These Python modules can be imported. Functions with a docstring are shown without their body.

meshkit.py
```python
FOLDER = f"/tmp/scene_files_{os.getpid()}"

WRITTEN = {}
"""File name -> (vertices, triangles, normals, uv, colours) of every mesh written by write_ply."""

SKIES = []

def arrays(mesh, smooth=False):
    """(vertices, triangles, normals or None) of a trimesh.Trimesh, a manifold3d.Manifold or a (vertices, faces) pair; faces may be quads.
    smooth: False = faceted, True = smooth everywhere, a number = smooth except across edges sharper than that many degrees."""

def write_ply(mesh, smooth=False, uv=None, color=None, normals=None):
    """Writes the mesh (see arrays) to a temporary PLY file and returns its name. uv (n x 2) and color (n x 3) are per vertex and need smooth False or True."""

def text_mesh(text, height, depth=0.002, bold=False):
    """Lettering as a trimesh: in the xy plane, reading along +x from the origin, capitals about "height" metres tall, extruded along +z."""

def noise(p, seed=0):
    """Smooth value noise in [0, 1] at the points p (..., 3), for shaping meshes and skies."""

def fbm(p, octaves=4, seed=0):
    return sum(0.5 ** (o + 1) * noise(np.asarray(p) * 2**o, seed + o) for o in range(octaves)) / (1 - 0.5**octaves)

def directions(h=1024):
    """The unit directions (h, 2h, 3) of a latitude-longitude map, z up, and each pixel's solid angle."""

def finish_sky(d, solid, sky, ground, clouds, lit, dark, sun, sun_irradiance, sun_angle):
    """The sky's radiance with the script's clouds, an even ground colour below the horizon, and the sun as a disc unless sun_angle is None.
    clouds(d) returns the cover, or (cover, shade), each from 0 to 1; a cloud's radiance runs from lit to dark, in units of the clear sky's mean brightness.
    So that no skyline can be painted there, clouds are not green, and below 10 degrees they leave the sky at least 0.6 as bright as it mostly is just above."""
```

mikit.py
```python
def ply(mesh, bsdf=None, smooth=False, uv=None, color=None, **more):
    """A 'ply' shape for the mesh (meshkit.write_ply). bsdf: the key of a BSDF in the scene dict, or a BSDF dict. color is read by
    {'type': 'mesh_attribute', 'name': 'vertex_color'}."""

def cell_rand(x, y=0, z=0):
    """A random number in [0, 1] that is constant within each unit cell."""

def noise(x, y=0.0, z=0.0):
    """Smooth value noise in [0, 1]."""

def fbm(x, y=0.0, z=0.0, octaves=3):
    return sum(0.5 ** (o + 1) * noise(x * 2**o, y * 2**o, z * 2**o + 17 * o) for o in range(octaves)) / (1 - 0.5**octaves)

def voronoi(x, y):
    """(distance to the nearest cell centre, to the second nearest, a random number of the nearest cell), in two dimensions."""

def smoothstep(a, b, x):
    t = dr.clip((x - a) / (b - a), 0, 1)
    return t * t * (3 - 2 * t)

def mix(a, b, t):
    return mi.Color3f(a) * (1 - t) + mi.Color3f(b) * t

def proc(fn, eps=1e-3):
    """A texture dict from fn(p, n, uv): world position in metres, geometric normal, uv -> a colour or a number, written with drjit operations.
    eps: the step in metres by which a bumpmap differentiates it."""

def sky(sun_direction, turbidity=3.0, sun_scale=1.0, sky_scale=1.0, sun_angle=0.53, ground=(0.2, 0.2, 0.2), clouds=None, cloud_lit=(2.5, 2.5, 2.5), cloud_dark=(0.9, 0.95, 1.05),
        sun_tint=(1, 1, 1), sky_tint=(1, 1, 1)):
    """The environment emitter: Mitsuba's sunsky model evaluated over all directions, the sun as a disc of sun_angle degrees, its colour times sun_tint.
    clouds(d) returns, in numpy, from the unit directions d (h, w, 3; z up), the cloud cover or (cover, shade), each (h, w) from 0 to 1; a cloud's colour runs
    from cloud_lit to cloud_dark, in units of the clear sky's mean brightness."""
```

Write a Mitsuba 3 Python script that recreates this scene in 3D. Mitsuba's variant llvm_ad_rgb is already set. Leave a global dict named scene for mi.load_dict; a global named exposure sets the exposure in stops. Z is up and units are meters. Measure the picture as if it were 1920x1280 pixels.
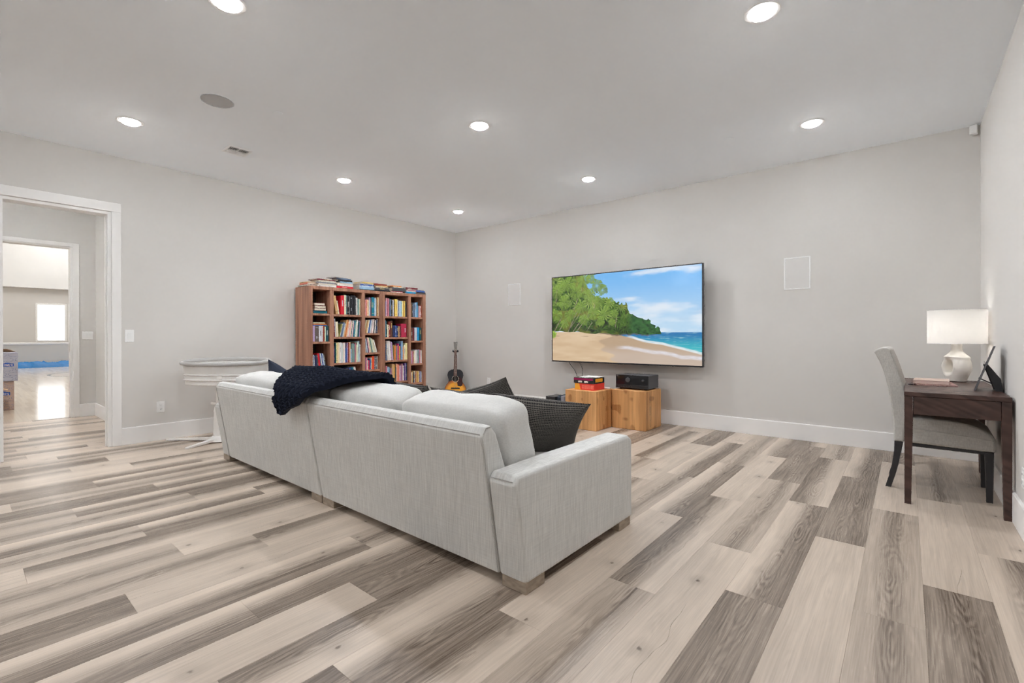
import math, random
import numpy as np
import trimesh
import manifold3d as m3
import shapely.geometry as sg
import drjit as dr
import mitsuba as mi
import mikit, meshkit
from mikit import noise, fbm, cell_rand, smoothstep, mix, proc

random.seed(7)
T = mi.ScalarTransform4f
scene, labels = {}, {}

# ------------------------------------------------------------------ camera, lights, exposure
CAM_H, YAW, PITCH, ROLL, FPX, CY = 1.1557, 0.699345, -0.0015413, -0.0025209, 878.96, 630.02
_s, _c = math.sin(YAW), math.cos(YAW)
_fw = np.array([-_s * math.cos(PITCH), _c * math.cos(PITCH), math.sin(PITCH)])
_rt = np.array([_c, _s, 0.0])
_up = np.cross(_rt, _fw)
_up = -_rt * math.sin(ROLL) + _up * math.cos(ROLL)
scene['camera'] = {'type': 'perspective', 'fov': math.degrees(2 * math.atan(960 / FPX)), 'fov_axis': 'x', 'near_clip': 0.02, 'far_clip': 200.0,
                   'principal_point_offset_y': (640 - CY) / 1280,
                   'to_world': T().look_at(origin=[0, 0, CAM_H], target=[float(v) for v in np.array([0, 0, CAM_H]) + _fw], up=[float(v) for v in _up])}
exposure = 0.0
CEIL_W = 332.0       # radiance of the recessed ceiling lamps
GYM_W = 3.8         # gym lamps
HALL_W = 330.0
BULB_W = 44.0
SCREEN = 0.92
LAMP_TINT = (0.965, 1.0, 1.05)

# ------------------------------------------------------------------ helpers
def lin(r, g, b, k=1.0):
    x = np.array([r, g, b], float) / 255
    x = np.where(x <= 0.04045, x / 12.92, ((x + 0.055) / 1.055) ** 2.4) * k
    return [float(v) for v in np.clip(x, 0, 0.95)]

def rgb(c):
    return {'type': 'rgb', 'value': list(map(float, c))}

def mat(key, col, rough=0.6, spec=0.4, metal=0.0, **kw):
    scene[key] = {'type': 'principled', 'base_color': col if isinstance(col, dict) else rgb(col), 'roughness': rough, 'specular': spec, 'metallic': metal, **kw}

_count = {}
def uniq(name):
    n = _count.get(name, 0)
    _count[name] = n + 1
    return name if n == 0 else '%s_%03d' % (name, n)

def tag(key, label=None, cat=None, group=None, kind=None):
    d = labels.setdefault(key, {})
    for k, v in (('label', label), ('category', cat), ('group', group), ('kind', kind)):
        if v: d[k] = v

def thing(name, label, cat, group=None):
    k = uniq(name)
    tag(k, label, cat, group)
    return k

def put(name, mesh, bsdf, parent=None, smooth=False, label=None, cat=None, group=None, kind=None, **kw):
    k = uniq(parent + '__' + name if parent else name)
    scene[k] = mikit.ply(mesh, bsdf, smooth=smooth, **kw)
    if label or cat or kind: tag(k, label, cat, group, kind)
    return k

def struct(name, mesh, bsdf, parent=None, smooth=False, label=None):
    return put(name, mesh, bsdf, parent, smooth, label=label, kind=None if parent else 'structure')

def hull(pts):
    return trimesh.convex.convex_hull(np.asarray(pts, float))

def box(x0, x1, y0, y1, z0, z1, b=0.0):
    if b <= 0:
        return trimesh.creation.box(bounds=[[x0, y0, z0], [x1, y1, z1]])
    c, h = np.array([(x0 + x1) / 2, (y0 + y1) / 2, (z0 + z1) / 2]), np.array([(x1 - x0) / 2, (y1 - y0) / 2, (z1 - z0) / 2])
    b = min(b, 0.45 * h.min())
    S = np.array([[i, j, k] for i in (-1, 1) for j in (-1, 1) for k in (-1, 1)])
    pts = np.vstack([S * (h - b * np.array(o)) for o in ((0, 1, 1), (1, 0, 1), (1, 1, 0))])
    return hull(pts + c)

def cat(*ms):
    return trimesh.util.concatenate([m for m in ms if m is not None])

def tri(man):
    m = man.to_mesh()
    return trimesh.Trimesh(np.array(m.vert_properties[:, :3], float), np.array(m.tri_verts), process=False)

def rhull(pts, r, seg=16):
    """rounded convex solid: hull of spheres of radius r at the points"""
    return tri(m3.Manifold.batch_hull([m3.Manifold.sphere(r, seg).translate([float(v) for v in p]) for p in pts]))

def rbox(x0, x1, y0, y1, z0, z1, r, seg=16):
    return rhull([[x, y, z] for x in (x0 + r, x1 - r) for y in (y0 + r, y1 - r) for z in (z0 + r, z1 - r)], r, seg)

def tube(pts, rad, sides=8, cap=True):
    p = np.asarray(pts, float)
    rad = np.broadcast_to(rad, (len(p),)).astype(float)
    t = np.gradient(p, axis=0)
    t /= np.linalg.norm(t, axis=1, keepdims=True) + 1e-12
    ref = np.array([0, 0, 1.0]) if abs(t[0][2]) < 0.9 else np.array([1.0, 0, 0])
    A = []
    for i in range(len(p)):
        a = np.cross(t[i], ref); a /= np.linalg.norm(a)
        ref2 = np.cross(a, t[i]); A.append((a, ref2)); ref = ref2
    ang = np.arange(sides) * 2 * np.pi / sides
    v = np.vstack([p[i] + rad[i] * (np.cos(ang)[:, None] * A[i][0] + np.sin(ang)[:, None] * A[i][1]) for i in range(len(p))])
    f = []
    for i in range(len(p) - 1):
        for j in range(sides):
            a, b = i * sides + j, i * sides + (j + 1) % sides
            f += [[a, b, b + sides], [a, b + sides, a + sides]]
    if cap:
        n = len(v)
        v = np.vstack([v, p[0], p[-1]])
        for j in range(sides):
            f.append([n, (j + 1) % sides, j])
            o = (len(p) - 1) * sides
            f.append([n + 1, o + j, o + (j + 1) % sides])
    m = trimesh.Trimesh(v, np.array(f), process=False)
    if m.volume < 0: m.invert()
    return m

def lathe(prof, n=32):
    """prof: list of (r, z)"""
    m = trimesh.creation.revolve(np.array(prof, float), sections=n)
    if m.volume < 0: m.invert()
    return m

def extr(poly, h):
    return trimesh.creation.extrude_polygon(poly, h, engine='earcut')

def prism_y(pts_xz, y0, y1, bev=0.0):
    """polygon in xz extruded along y"""
    m = extr(sg.Polygon(pts_xz), y1 - y0)
    v = m.vertices.copy()
    m.vertices = np.stack([v[:, 0], y0 + v[:, 2], v[:, 1]], 1)
    if m.volume < 0: m.invert()
    return m

def prism_x(pts_yz, x0, x1):
    m = extr(sg.Polygon(pts_yz), x1 - x0)
    v = m.vertices.copy()
    m.vertices = np.stack([x0 + v[:, 2], v[:, 0], v[:, 1]], 1)
    if m.volume < 0: m.invert()
    return m

def xf(m, M):
    m = m.copy(); m.apply_transform(M); return m

def rot(deg, ax, pt=(0, 0, 0)):
    return trimesh.transformations.rotation_matrix(math.radians(deg), ax, pt)

def mv(x, y, z):
    return trimesh.transformations.translation_matrix([x, y, z])

def puff(hx, hy, hz, k=4.5, n=4, bulge=(0, 0, 0), seed=0, wr=0.006):
    """a stuffed block cushion, half sizes hx hy hz"""
    m = trimesh.creation.box([2, 2, 2])
    for _ in range(n): m = m.subdivide()
    p = m.vertices.copy()
    q = p * (np.abs(p).max(1) / ((np.abs(p) ** k).sum(1) ** (1 / k)))[:, None]
    h = np.array([hx, hy, hz])
    v = q * h
    for a in range(3):
        o = [i for i in range(3) if i != a]
        v[:, a] += np.sign(q[:, a]) * np.abs(q[:, a]) ** 2 * bulge[a] * (1 - q[:, o[0]] ** 2) * (1 - q[:, o[1]] ** 2)
    nz = meshkit.fbm(v * 7 + seed * 3.7, 3, seed) - 0.5
    v += q / (np.linalg.norm(q, axis=1, keepdims=True) + 1e-9) * (nz * 4 * wr)[:, None]
    m.vertices = v
    return m

def pillow(hw, hh, th, n=40, pinch=0.07, seed=0, wr=0.006):
    """square throw pillow in the xz plane, normal along y: (mesh, uv)"""
    g = np.linspace(-1, 1, n)
    U, V = np.meshgrid(g, g, indexing='ij')
    def side(s):
        t = th * np.maximum(1 - np.abs(U) ** 2.6, 0) ** 0.62 * np.maximum(1 - np.abs(V) ** 2.6, 0) ** 0.62
        X = hw * U * (1 - pinch * (1 - V ** 2) * U ** 2)
        Z = hh * V * (1 - pinch * (1 - U ** 2) * V ** 2)
        w = meshkit.fbm(np.stack([X * 6 + seed, Z * 6, X * 0 + s * 3.1], -1), 3, seed) - 0.5
        edge = (1 - U ** 4) * (1 - V ** 4)
        return np.stack([X, s * (t + w * 4 * wr * edge), Z], -1).reshape(-1, 3)
    a, b = side(1), side(-1)
    uv = np.stack([U, V], -1).reshape(-1, 2)
    F = []
    for i in range(n - 1):
        for j in range(n - 1):
            q = i * n + j
            F += [[q, q + n, q + n + 1], [q, q + n + 1, q + 1]]
    F = np.array(F)
    v = np.vstack([a, b])
    f = np.vstack([F[:, ::-1], F + n * n])
    m = trimesh.Trimesh(v, f, process=False)
    if m.volume < 0: m.invert()
    return m, np.vstack([uv * [hw, hh], uv * [hw, hh] + 3])

# ------------------------------------------------------------------ materials
WALL = lin(206, 201, 195)
mat('m_wall', [0.632, 0.612, 0.583], 0.6, 0.12)
mat('m_ceiling', [0.885, 0.93, 0.97], 0.85, 0.1)
mat('m_trim', [0.80, 0.785, 0.765], 0.38, 0.4)
mat('m_white', [0.82, 0.82, 0.81], 0.35, 0.5)
mat('m_plastic_white', [0.84, 0.84, 0.83], 0.3, 0.5)
mat('m_grille', [0.56, 0.55, 0.535], 0.7, 0.2)
mat('m_speaker_cloth', [0.66, 0.645, 0.625], 0.8, 0.2)
mat('m_ceiling_grille', [0.50, 0.505, 0.51], 0.8, 0.2)
mat('m_vent_dark', [0.16, 0.16, 0.16], 0.8, 0.2)
mat('m_subfloor', [0.10, 0.08, 0.06], 0.9, 0.1)
mat('m_black', [0.012, 0.012, 0.014], 0.4, 0.5)
mat('m_black_satin', [0.016, 0.016, 0.018], 0.28, 0.5)
mat('m_black_gloss', [0.008, 0.008, 0.01], 0.12, 0.5)
mat('m_dark_gray', [0.06, 0.06, 0.065], 0.5, 0.4)
mat('m_metal', [0.55, 0.55, 0.56], 0.3, 0.5, 1.0)
mat('m_dark_metal', [0.10, 0.10, 0.11], 0.3, 0.5)
mat('m_nickel', [0.6, 0.57, 0.52], 0.25, 0.5, 1.0)
mat('m_rose', lin(205, 160, 145), 0.35, 0.5, 0.4)
mat('m_paper', [0.80, 0.78, 0.74], 0.7, 0.2)
mat('m_cable', [0.05, 0.05, 0.055], 0.5, 0.3)
mat('m_ceramic', [0.88, 0.84, 0.77], 0.5, 0.35)
mat('m_gym_wall', [0.66, 0.64, 0.615], 0.7, 0.2)
mat('m_gym_white', [0.86, 0.86, 0.85], 0.7, 0.2)
mat('m_blue', lin(25, 110, 175), 0.5, 0.4)
mat('m_blue_light', lin(180, 210, 225), 0.5, 0.4)
mat('m_bassinet', [0.74, 0.725, 0.70], 0.75, 0.2)
mat('m_bassinet_rim', [0.44, 0.43, 0.415], 0.75, 0.2)
mat('m_bassinet_plastic', [0.82, 0.80, 0.77], 0.35, 0.5)
scene['m_mesh_cloth'] = {'type': 'twosided', 'b': {'type': 'principled', 'base_color': rgb([0.72, 0.705, 0.68]), 'roughness': 0.8, 'specular': 0.2}}
scene['m_vcol'] = {'type': 'principled', 'base_color': {'type': 'mesh_attribute', 'name': 'vertex_color'}, 'roughness': 0.5, 'specular': 0.35}

TONE_D, TONE_L = [0.088, 0.061, 0.042], [0.550, 0.458, 0.375]
def plank_fn(p, n, uv):
    u, y = mi.Float(uv.x), mi.Float(uv.y)
    code = dr.floor(u)
    a = u - code
    seed = dr.floor(code / 8)
    typ = code - 8 * seed
    r1, r2, r3 = cell_rand(seed, 1, 3), cell_rand(seed, 2, 3), cell_rand(seed, 3, 3)
    s = seed * 7.31
    wob = (fbm(a * 3 + s, y * 1.7, 0.0, 3) - 0.5)
    aw = a + wob * 0.22
    L = 0.90 - 0.20 * fbm(a * 2 + s, y * 0.9, 2.0, 2) + r1 * 0.06
    D = 0.10 + 0.28 * fbm(a * 2.2 + s, y * 0.8, 5.0, 2)
    M = 0.66 - 0.34 * dr.exp(-dr.square((aw - 0.45 - 0.2 * r2) / 0.20))
    LD = dr.lerp(mi.Float(0.97), mi.Float(0.20), smoothstep(0.05, 0.72, aw))
    DL = dr.lerp(mi.Float(0.20), mi.Float(0.86), smoothstep(0.22, 0.80, aw))
    t = dr.select(typ < 0.5, L, dr.select(typ < 1.5, D, dr.select(typ < 2.5, M, dr.select(typ < 3.5, LD, DL))))
    light = smoothstep(0.45, 0.8, t)
    # cathedral rings round one or two hearts of the plank
    yc = dr.floor(y / 0.75 + r2)
    hy = (yc + 0.5 - r2 + (cell_rand(seed, yc, 4) - 0.5) * 0.3) * 0.75
    hx = 0.32 + 0.36 * cell_rand(seed, yc, 9)
    rr = dr.sqrt(dr.square((a - hx) * 2.3) + dr.square((y - hy) * 1.35 + 0.25 * dr.square(a - hx)) + 0.0015)
    rings = dr.sin(44 * rr + 15 * fbm(a * 6 + s, y * 4, 1.0, 4)) * smoothstep(0.30, 0.62, fbm(a * 9 + s, y * 6, 4.0, 3))
    fade = dr.exp(-dr.square(rr / 0.62))
    fine = noise(a * 75 + s, y * 7.0, 3.0) - 0.5
    mid = noise(a * 22 + s + wob * 9, y * 1.9, 7.0) - 0.5
    pore = smoothstep(0.76, 0.92, noise(a * 130 + s, y * 20, 9.0))
    t = t + rings * fade * (0.15 - 0.12 * light) + fine * (0.22 - 0.10 * light) + mid * (0.22 - 0.11 * light) + pore * 0.12 * (1 - light)
    t = t + (fbm(a * 1.3 + s, y * 3.1, 11.0, 3) - 0.5) * 0.16
    # knots and cracks of the light planks
    ky = dr.floor(y / 0.62 + r3)
    kx0, ky0 = 0.22 + 0.56 * cell_rand(seed, ky, 21), (ky + 0.5 - r3 + 0.3 * (cell_rand(seed, ky, 22) - 0.5)) * 0.62
    kd = dr.sqrt(dr.square((a - kx0) * 0.229) + dr.square((y - ky0) * 0.8)) + 0.012 * (noise(a * 26 + s, y * 26, 1.0) - 0.5)
    on = smoothstep(0.25, 0.45, cell_rand(seed, ky, 23))
    t = t - light * on * (0.5 * smoothstep(0.012, 0.002, kd) + 0.17 * smoothstep(0.07, 0.0, kd))
    path = 0.55 + 0.5 * (noise(y * 2.3 + s, r1 * 9, 2.0) - 0.5) + 0.14 * (noise(y * 9 + s, 4.0, 2.0) - 0.5)
    cr = smoothstep(0.010, 0.002, dr.abs(a - path)) * smoothstep(0.56, 0.68, noise(y * 2.6 + s, 8.0, 4.0)) * (0.4 + 0.6 * noise(y * 40, s, 1.0))
    t = t - light * 0.42 * cr
    t = dr.clip(t, 0.0, 1.08)
    return mix(TONE_D, TONE_L, t)
mat('m_plank', proc(plank_fn), 0.36, 0.42)

def linen_fn(p, n, uv):
    h = p.x + p.y * 1.0
    flat = dr.abs(n.z) > 0.5
    warp = dr.select(flat, noise(p.x * 260, p.y * 30, 1.0), noise(h * 260, p.z * 16, 1.0)) - 0.5
    weft = dr.select(flat, noise(p.x * 30, p.y * 300, 5.0), noise(h * 12, p.z * 380, 5.0)) - 0.5
    cl = fbm(h * 16, p.z * 5, 2.0, 3) - 0.5
    k = 1 + 0.20 * warp + 0.08 * weft + 0.08 * cl
    return mi.Color3f(0.54, 0.538, 0.518) * k
mat('m_linen', proc(linen_fn), 0.9, 0.15, sheen=0.25)
def linen2_fn(p, n, uv):
    k = 1 + 0.10 * (noise(p.x * 160, p.y * 160, p.z * 160) - 0.5) + 0.10 * (fbm(p.x * 14, p.y * 14, p.z * 14, 3) - 0.5)
    return mi.Color3f(0.54, 0.536, 0.516) * k
mat('m_linen_cushion', proc(linen2_fn), 0.92, 0.12, sheen=0.25)

def check_fn(p, n, uv):
    u, v = uv.x / 0.0105, uv.y / 0.0105
    fu, fv = u - dr.floor(u), v - dr.floor(v)
    line = dr.maximum(smoothstep(0.20, 0.10, dr.abs(fu - 0.5)) * 0.75, smoothstep(0.20, 0.10, dr.abs(fv - 0.5)))
    k = 0.7 + 0.6 * noise(u * 5, v * 5, 1.0)
    return mix([0.010, 0.009, 0.011], [0.20, 0.185, 0.165], line * 0.8) * k
mat('m_check', proc(check_fn), 0.9, 0.1, sheen=0.3)
mat('m_navy', lin(30, 37, 52), 0.85, 0.15, sheen=0.3)
mat('m_knit', lin(23, 27, 39), 0.92, 0.1, sheen=0.5)

def walnut_fn(p, n, uv):
    h = p.x * 1.3 + p.y
    g = noise(h * 75, p.z * 2.2, 1.0) - 0.5
    w = fbm(h * 16, p.z * 0.9, 4.0, 3) - 0.5
    return mix([0.21, 0.092, 0.056], [0.48, 0.245, 0.16], dr.clip(0.5 + 0.55 * g + 1.1 * w, 0, 1))
mat('m_walnut', proc(walnut_fn), 0.45, 0.35)
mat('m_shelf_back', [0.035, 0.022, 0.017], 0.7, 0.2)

def oak_fn(p, n, uv):
    h = p.x * 0.93 + p.y * 1.07
    b = cell_rand(dr.floor(h / 0.085), 5, 2)
    w = fbm(h * 10 + 0.6 * noise(h * 3, p.z * 3, 2.0), p.z * 1.3, 4.0, 3) - 0.5
    g = noise(h * 110, p.z * 4.0, 1.0) - 0.5
    ringy = dr.sin((h + 0.05 * noise(h * 9, p.z * 4, 3.0)) * 95) * 0.5
    kn = smoothstep(0.80, 0.90, noise(h * 13, p.z * 8, 8.0))
    t = dr.clip(0.5 + 0.7 * w + 0.28 * g + 0.30 * (b - 0.5) + 0.10 * ringy - 0.5 * kn, 0, 1)
    return mix([0.36, 0.155, 0.052], [0.80, 0.44, 0.185], t)
mat('m_oak', proc(oak_fn), 0.5, 0.3)

def espresso_fn(p, n, uv):
    g = noise(p.x * 30 + p.z * 60, p.y * 30 + p.z * 14, 1.0) - 0.5
    w = fbm(p.x * 9, p.y * 6, p.z * 14, 3) - 0.5
    return mix([0.022, 0.010, 0.008], [0.085, 0.042, 0.032], dr.clip(0.45 + 0.5 * g + 0.8 * w, 0, 1))
mat('m_espresso', proc(espresso_fn), 0.36, 0.45)

def tweed_fn(p, n, uv):
    k = 1 + 0.24 * (noise(p.x * 380, p.y * 380, p.z * 60) - 0.5) + 0.18 * (noise(p.x * 60, p.y * 60, p.z * 420) - 0.5)
    return mi.Color3f(0.47, 0.455, 0.425) * k
mat('m_tweed', proc(tweed_fn), 0.9, 0.12, sheen=0.2)

def maple_fn(p, n, uv):
    r = cell_rand(dr.floor(p.y / 0.06), dr.floor(p.x / 1.1 + cell_rand(dr.floor(p.y / 0.06), 3, 1)), 2)
    g = noise(p.y * 90, p.x * 2, 1.0) - 0.5
    d = dr.sqrt(dr.square(p.x + 19.5) + dr.square(p.y - 3.6))
    ring = smoothstep(0.05, 0.03, dr.abs(d - 1.8))
    c = mix([0.34, 0.28, 0.215], [0.44, 0.385, 0.315], dr.clip(r * 0.7 + 0.2 + 0.3 * g, 0, 1))
    return c * (1 - 0.7 * ring)
mat('m_maple', proc(maple_fn), 0.13, 0.5)
scene['m_shade'] = {'type': 'principledthin', 'base_color': rgb([0.74, 0.725, 0.70]), 'roughness': 0.8, 'diff_trans': 1.0, 'spec_trans': 0.0}
scene['m_net'] = {'type': 'principledthin', 'base_color': rgb([0.80, 0.79, 0.77]), 'roughness': 0.9, 'diff_trans': 0.9, 'spec_trans': 0.0}

# guitar sunburst: the paint of the top, by place on the body (uv in metres)
def burst_fn(p, n, uv):
    x, y = uv.x, uv.y
    d = dr.sqrt(dr.square(x / 0.225) + dr.square((y - 0.08) / 0.235))
    c = mix([0.90, 0.40, 0.035], [0.42, 0.11, 0.02], smoothstep(0.66, 0.90, d))
    return mix(c, [0.014, 0.016, 0.021], smoothstep(0.88, 1.02, d))
mat('m_burst', proc(burst_fn), 0.12, 0.5)
mat('m_rosewood', lin(96, 66, 58), 0.5, 0.3)
mat('m_guitar_dark', lin(45, 24, 20), 0.35, 0.4)
mat('m_pickguard', lin(52, 18, 20), 0.15, 0.5)
mat('m_bone', lin(225, 215, 195), 0.4, 0.4)

# ------------------------------------------------------------------ the room's shell
XA, YB, XC, H, YR = -6.373, 5.971, 0.514, 3.05, -4.2
WT = 0.14
X2 = -9.12                     # the hall's far wall
YH = 1.335                     # the hall's right wall
D1 = (0.275, 1.04, 2.44)       # first doorway: y range and height
D2 = (-0.20, 1.08, 2.425)
def wall_x(x0, x1, y0, y1, z1, hole=None):
    P = sg.box(y0, 0, y1, z1)
    if hole: P = P.difference(sg.box(hole[0], -1, hole[1], hole[2]))
    return prism_x_poly(P, x0, x1)
def prism_x_poly(P, x0, x1):
    m = extr(P, x1 - x0)
    v = m.vertices.copy()
    m.vertices = np.stack([x0 + v[:, 2], v[:, 0], v[:, 1]], 1)
    if m.volume < 0: m.invert()
    return m
struct('wall_left', wall_x(XA - WT, XA, YR, YB + WT, H, D1), 'm_wall')
struct('wall_back', box(XA, XC, YB, YB + WT, 0, H), 'm_wall')
struct('wall_right', box(XC, XC + WT, YR, YB + WT, 0, H), 'm_wall')
struct('wall_rear', box(XA - WT, XC + WT, YR - WT, YR, 0, H), 'm_trim')
struct('ceiling', box(XA - WT, XC + WT, YR - WT, YB + WT, H, H + 0.1), 'm_ceiling')

# floor: planks
struct('floor', box(X2 - 0.1, XC + WT, YR - WT, YB + WT, -0.06, -0.012), 'm_subfloor')
PW, PL, PX0 = 0.2288, 1.50, 0.057
LT, DK, MD, LDK, DLT = 0, 1, 2, 3, 4
rowdef = {  # row: (a joint's y, types of the planks from the one that ends at that joint upwards)
    1: (3.475, [LDK, LT, MD]), 0: (2.88, [DK, LT, MD]), -1: (3.935, [MD, LT, DK]), -2: (3.18, [LT, DK, LDK]),
    -3: (2.249, [DK, LDK, DLT, MD]), -4: (2.71, [LT, MD, DK]), -5: (2.008, [MD, DLT, LT, LDK]), -6: (1.471, [DLT, LT, LDK, MD]),
    -7: (0.852, [DK, LDK, MD, LDK, LT]), -8: (0.565, [MD, DLT, MD, LT, DK]), -9: (1.19, [LT, DK, MD, DLT, LT]), -10: (0.799, [LDK, LDK, MD, LT, MD]),
    -11: (1.462, [LDK, MD, LT, DK]), -12: (0.489, [DK, LT, MD, LDK]), -13: (1.111, [MD, DLT, LT]), -14: (0.777, [MD, LT, MD]), -15: (0.216, [LT, DLT, MD, LT]),
    -16: (0.715, [MD, LDK, LT]), -17: (1.466, [LDK, DLT, MD]), -18: (1.106, [MD, DLT, LT]), -19: (0.502, [MD, LDK, MD]), -20: (0.995, [DK, LDK, LT]),
    -21: (0.242, [LT, MD, LDK]), -22: (0.704, [DK, LDK, MD]), -23: (1.479, [LDK, MD, LT]), -24: (1.022, [LT, DLT, MD]), -25: (0.643, [MD, LT, LDK]),
    -26: (0.925, [DK, LT, MD]), -27: (0.317, [DK, MD, LT]), -28: (0.625, [LT, LDK, MD]), -31: (0.40, [MD, LT]), -34: (0.53, [LT, LDK])}
prand = random.Random(11)
def plank(x0, x1, y0, y1, typ, seed):
    g, b = 0.00015, 0.0006
    x0 += g; x1 -= g; y0 += g; y1 -= g
    zt, zb = 0.0, -0.011
    v = np.array([[x0 + b, y0 + b, zt], [x1 - b, y0 + b, zt], [x1 - b, y1 - b, zt], [x0 + b, y1 - b, zt],
                  [x0, y0, zt - b], [x1, y0, zt - b], [x1, y1, zt - b], [x0, y1, zt - b],
                  [x0, y0, zb], [x1, y0, zb], [x1, y1, zb], [x0, y1, zb]])
    f = [[0, 1, 2], [0, 2, 3]]
    for o in (0, 4):
        for i in range(4):
            j = (i + 1) % 4
            f += [[o + 4 + i, o + 4 + j, o + j], [o + 4 + i, o + j, o + i]]
    return v, np.array(f), seed * 8 + typ
nplank = 0
for r in range(-41, 2):
    x0, x1 = PX0 + PW * r, PX0 + PW * (r + 1)
    j0, types = rowdef.get(r, (prand.uniform(0, 1.5), [prand.choice([LT, MD, DK, LDK, DLT]) for _ in range(5)]))
    inhall = x1 < XA - 0.02
    ylo, yhi = (-0.9, YH) if inhall else (YR, YB)
    if not inhall and x0 < XA: ylo, yhi = YR, YB
    k0 = math.floor((ylo - j0) / PL)
    for k in range(k0, 8):
        a, b = j0 + PL * (k - 0), j0 + PL * (k + 1)
        i = k + 1
        typ = types[i] if 0 <= i < len(types) else MD if (i == -1 and r > -4) else prand.choice([LT, MD, LDK, DLT, DK])
        ya, yb = max(a, ylo), min(b, yhi)
        if yb - ya < 0.01: continue
        xa, xb = max(x0, X2 - 0.09), min(x1, XC)
        if xb - xa < 0.01: continue
        nplank += 1
        v, f, code = plank(xa, xb, ya, yb, typ, nplank)
        uv = np.stack([code + 0.004 + 0.992 * np.clip((v[:, 0] - x0) / PW, 0, 1), v[:, 1] - a + 5.0 * prand.random()], 1)
        put('plank', (v, f), 'm_plank', 'floor', uv=uv)

# baseboards (stepped top edge)
BH, BT = 0.182, 0.016
def base_x(x, y0, y1, s):      # on a wall x = const, room on side s
    return prism_y([(x, 0.001), (x + s * BT, 0.001), (x + s * BT, BH - 0.006), (x + s * (BT - 0.004), BH), (x, BH)], y0, y1)
def base_y(y, x0, x1, s):
    return prism_x([(y, 0.001), (y + s * BT, 0.001), (y + s * BT, BH - 0.006), (y + s * (BT - 0.004), BH), (y, BH)], x0, x1)
CW = 0.095
struct('baseboard_left', cat(base_x(XA, D1[1] + 0.092, YB, 1), base_x(XA, YR, D1[0] - 0.092, 1)), 'm_trim')
struct('baseboard_back', base_y(YB, XA, XC, -1), 'm_trim')
struct('baseboard_right', base_x(XC, YR, YB, -1), 'm_trim')
struct('baseboard_rear', base_y(YR, XA, XC, 1), 'm_trim')
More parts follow.
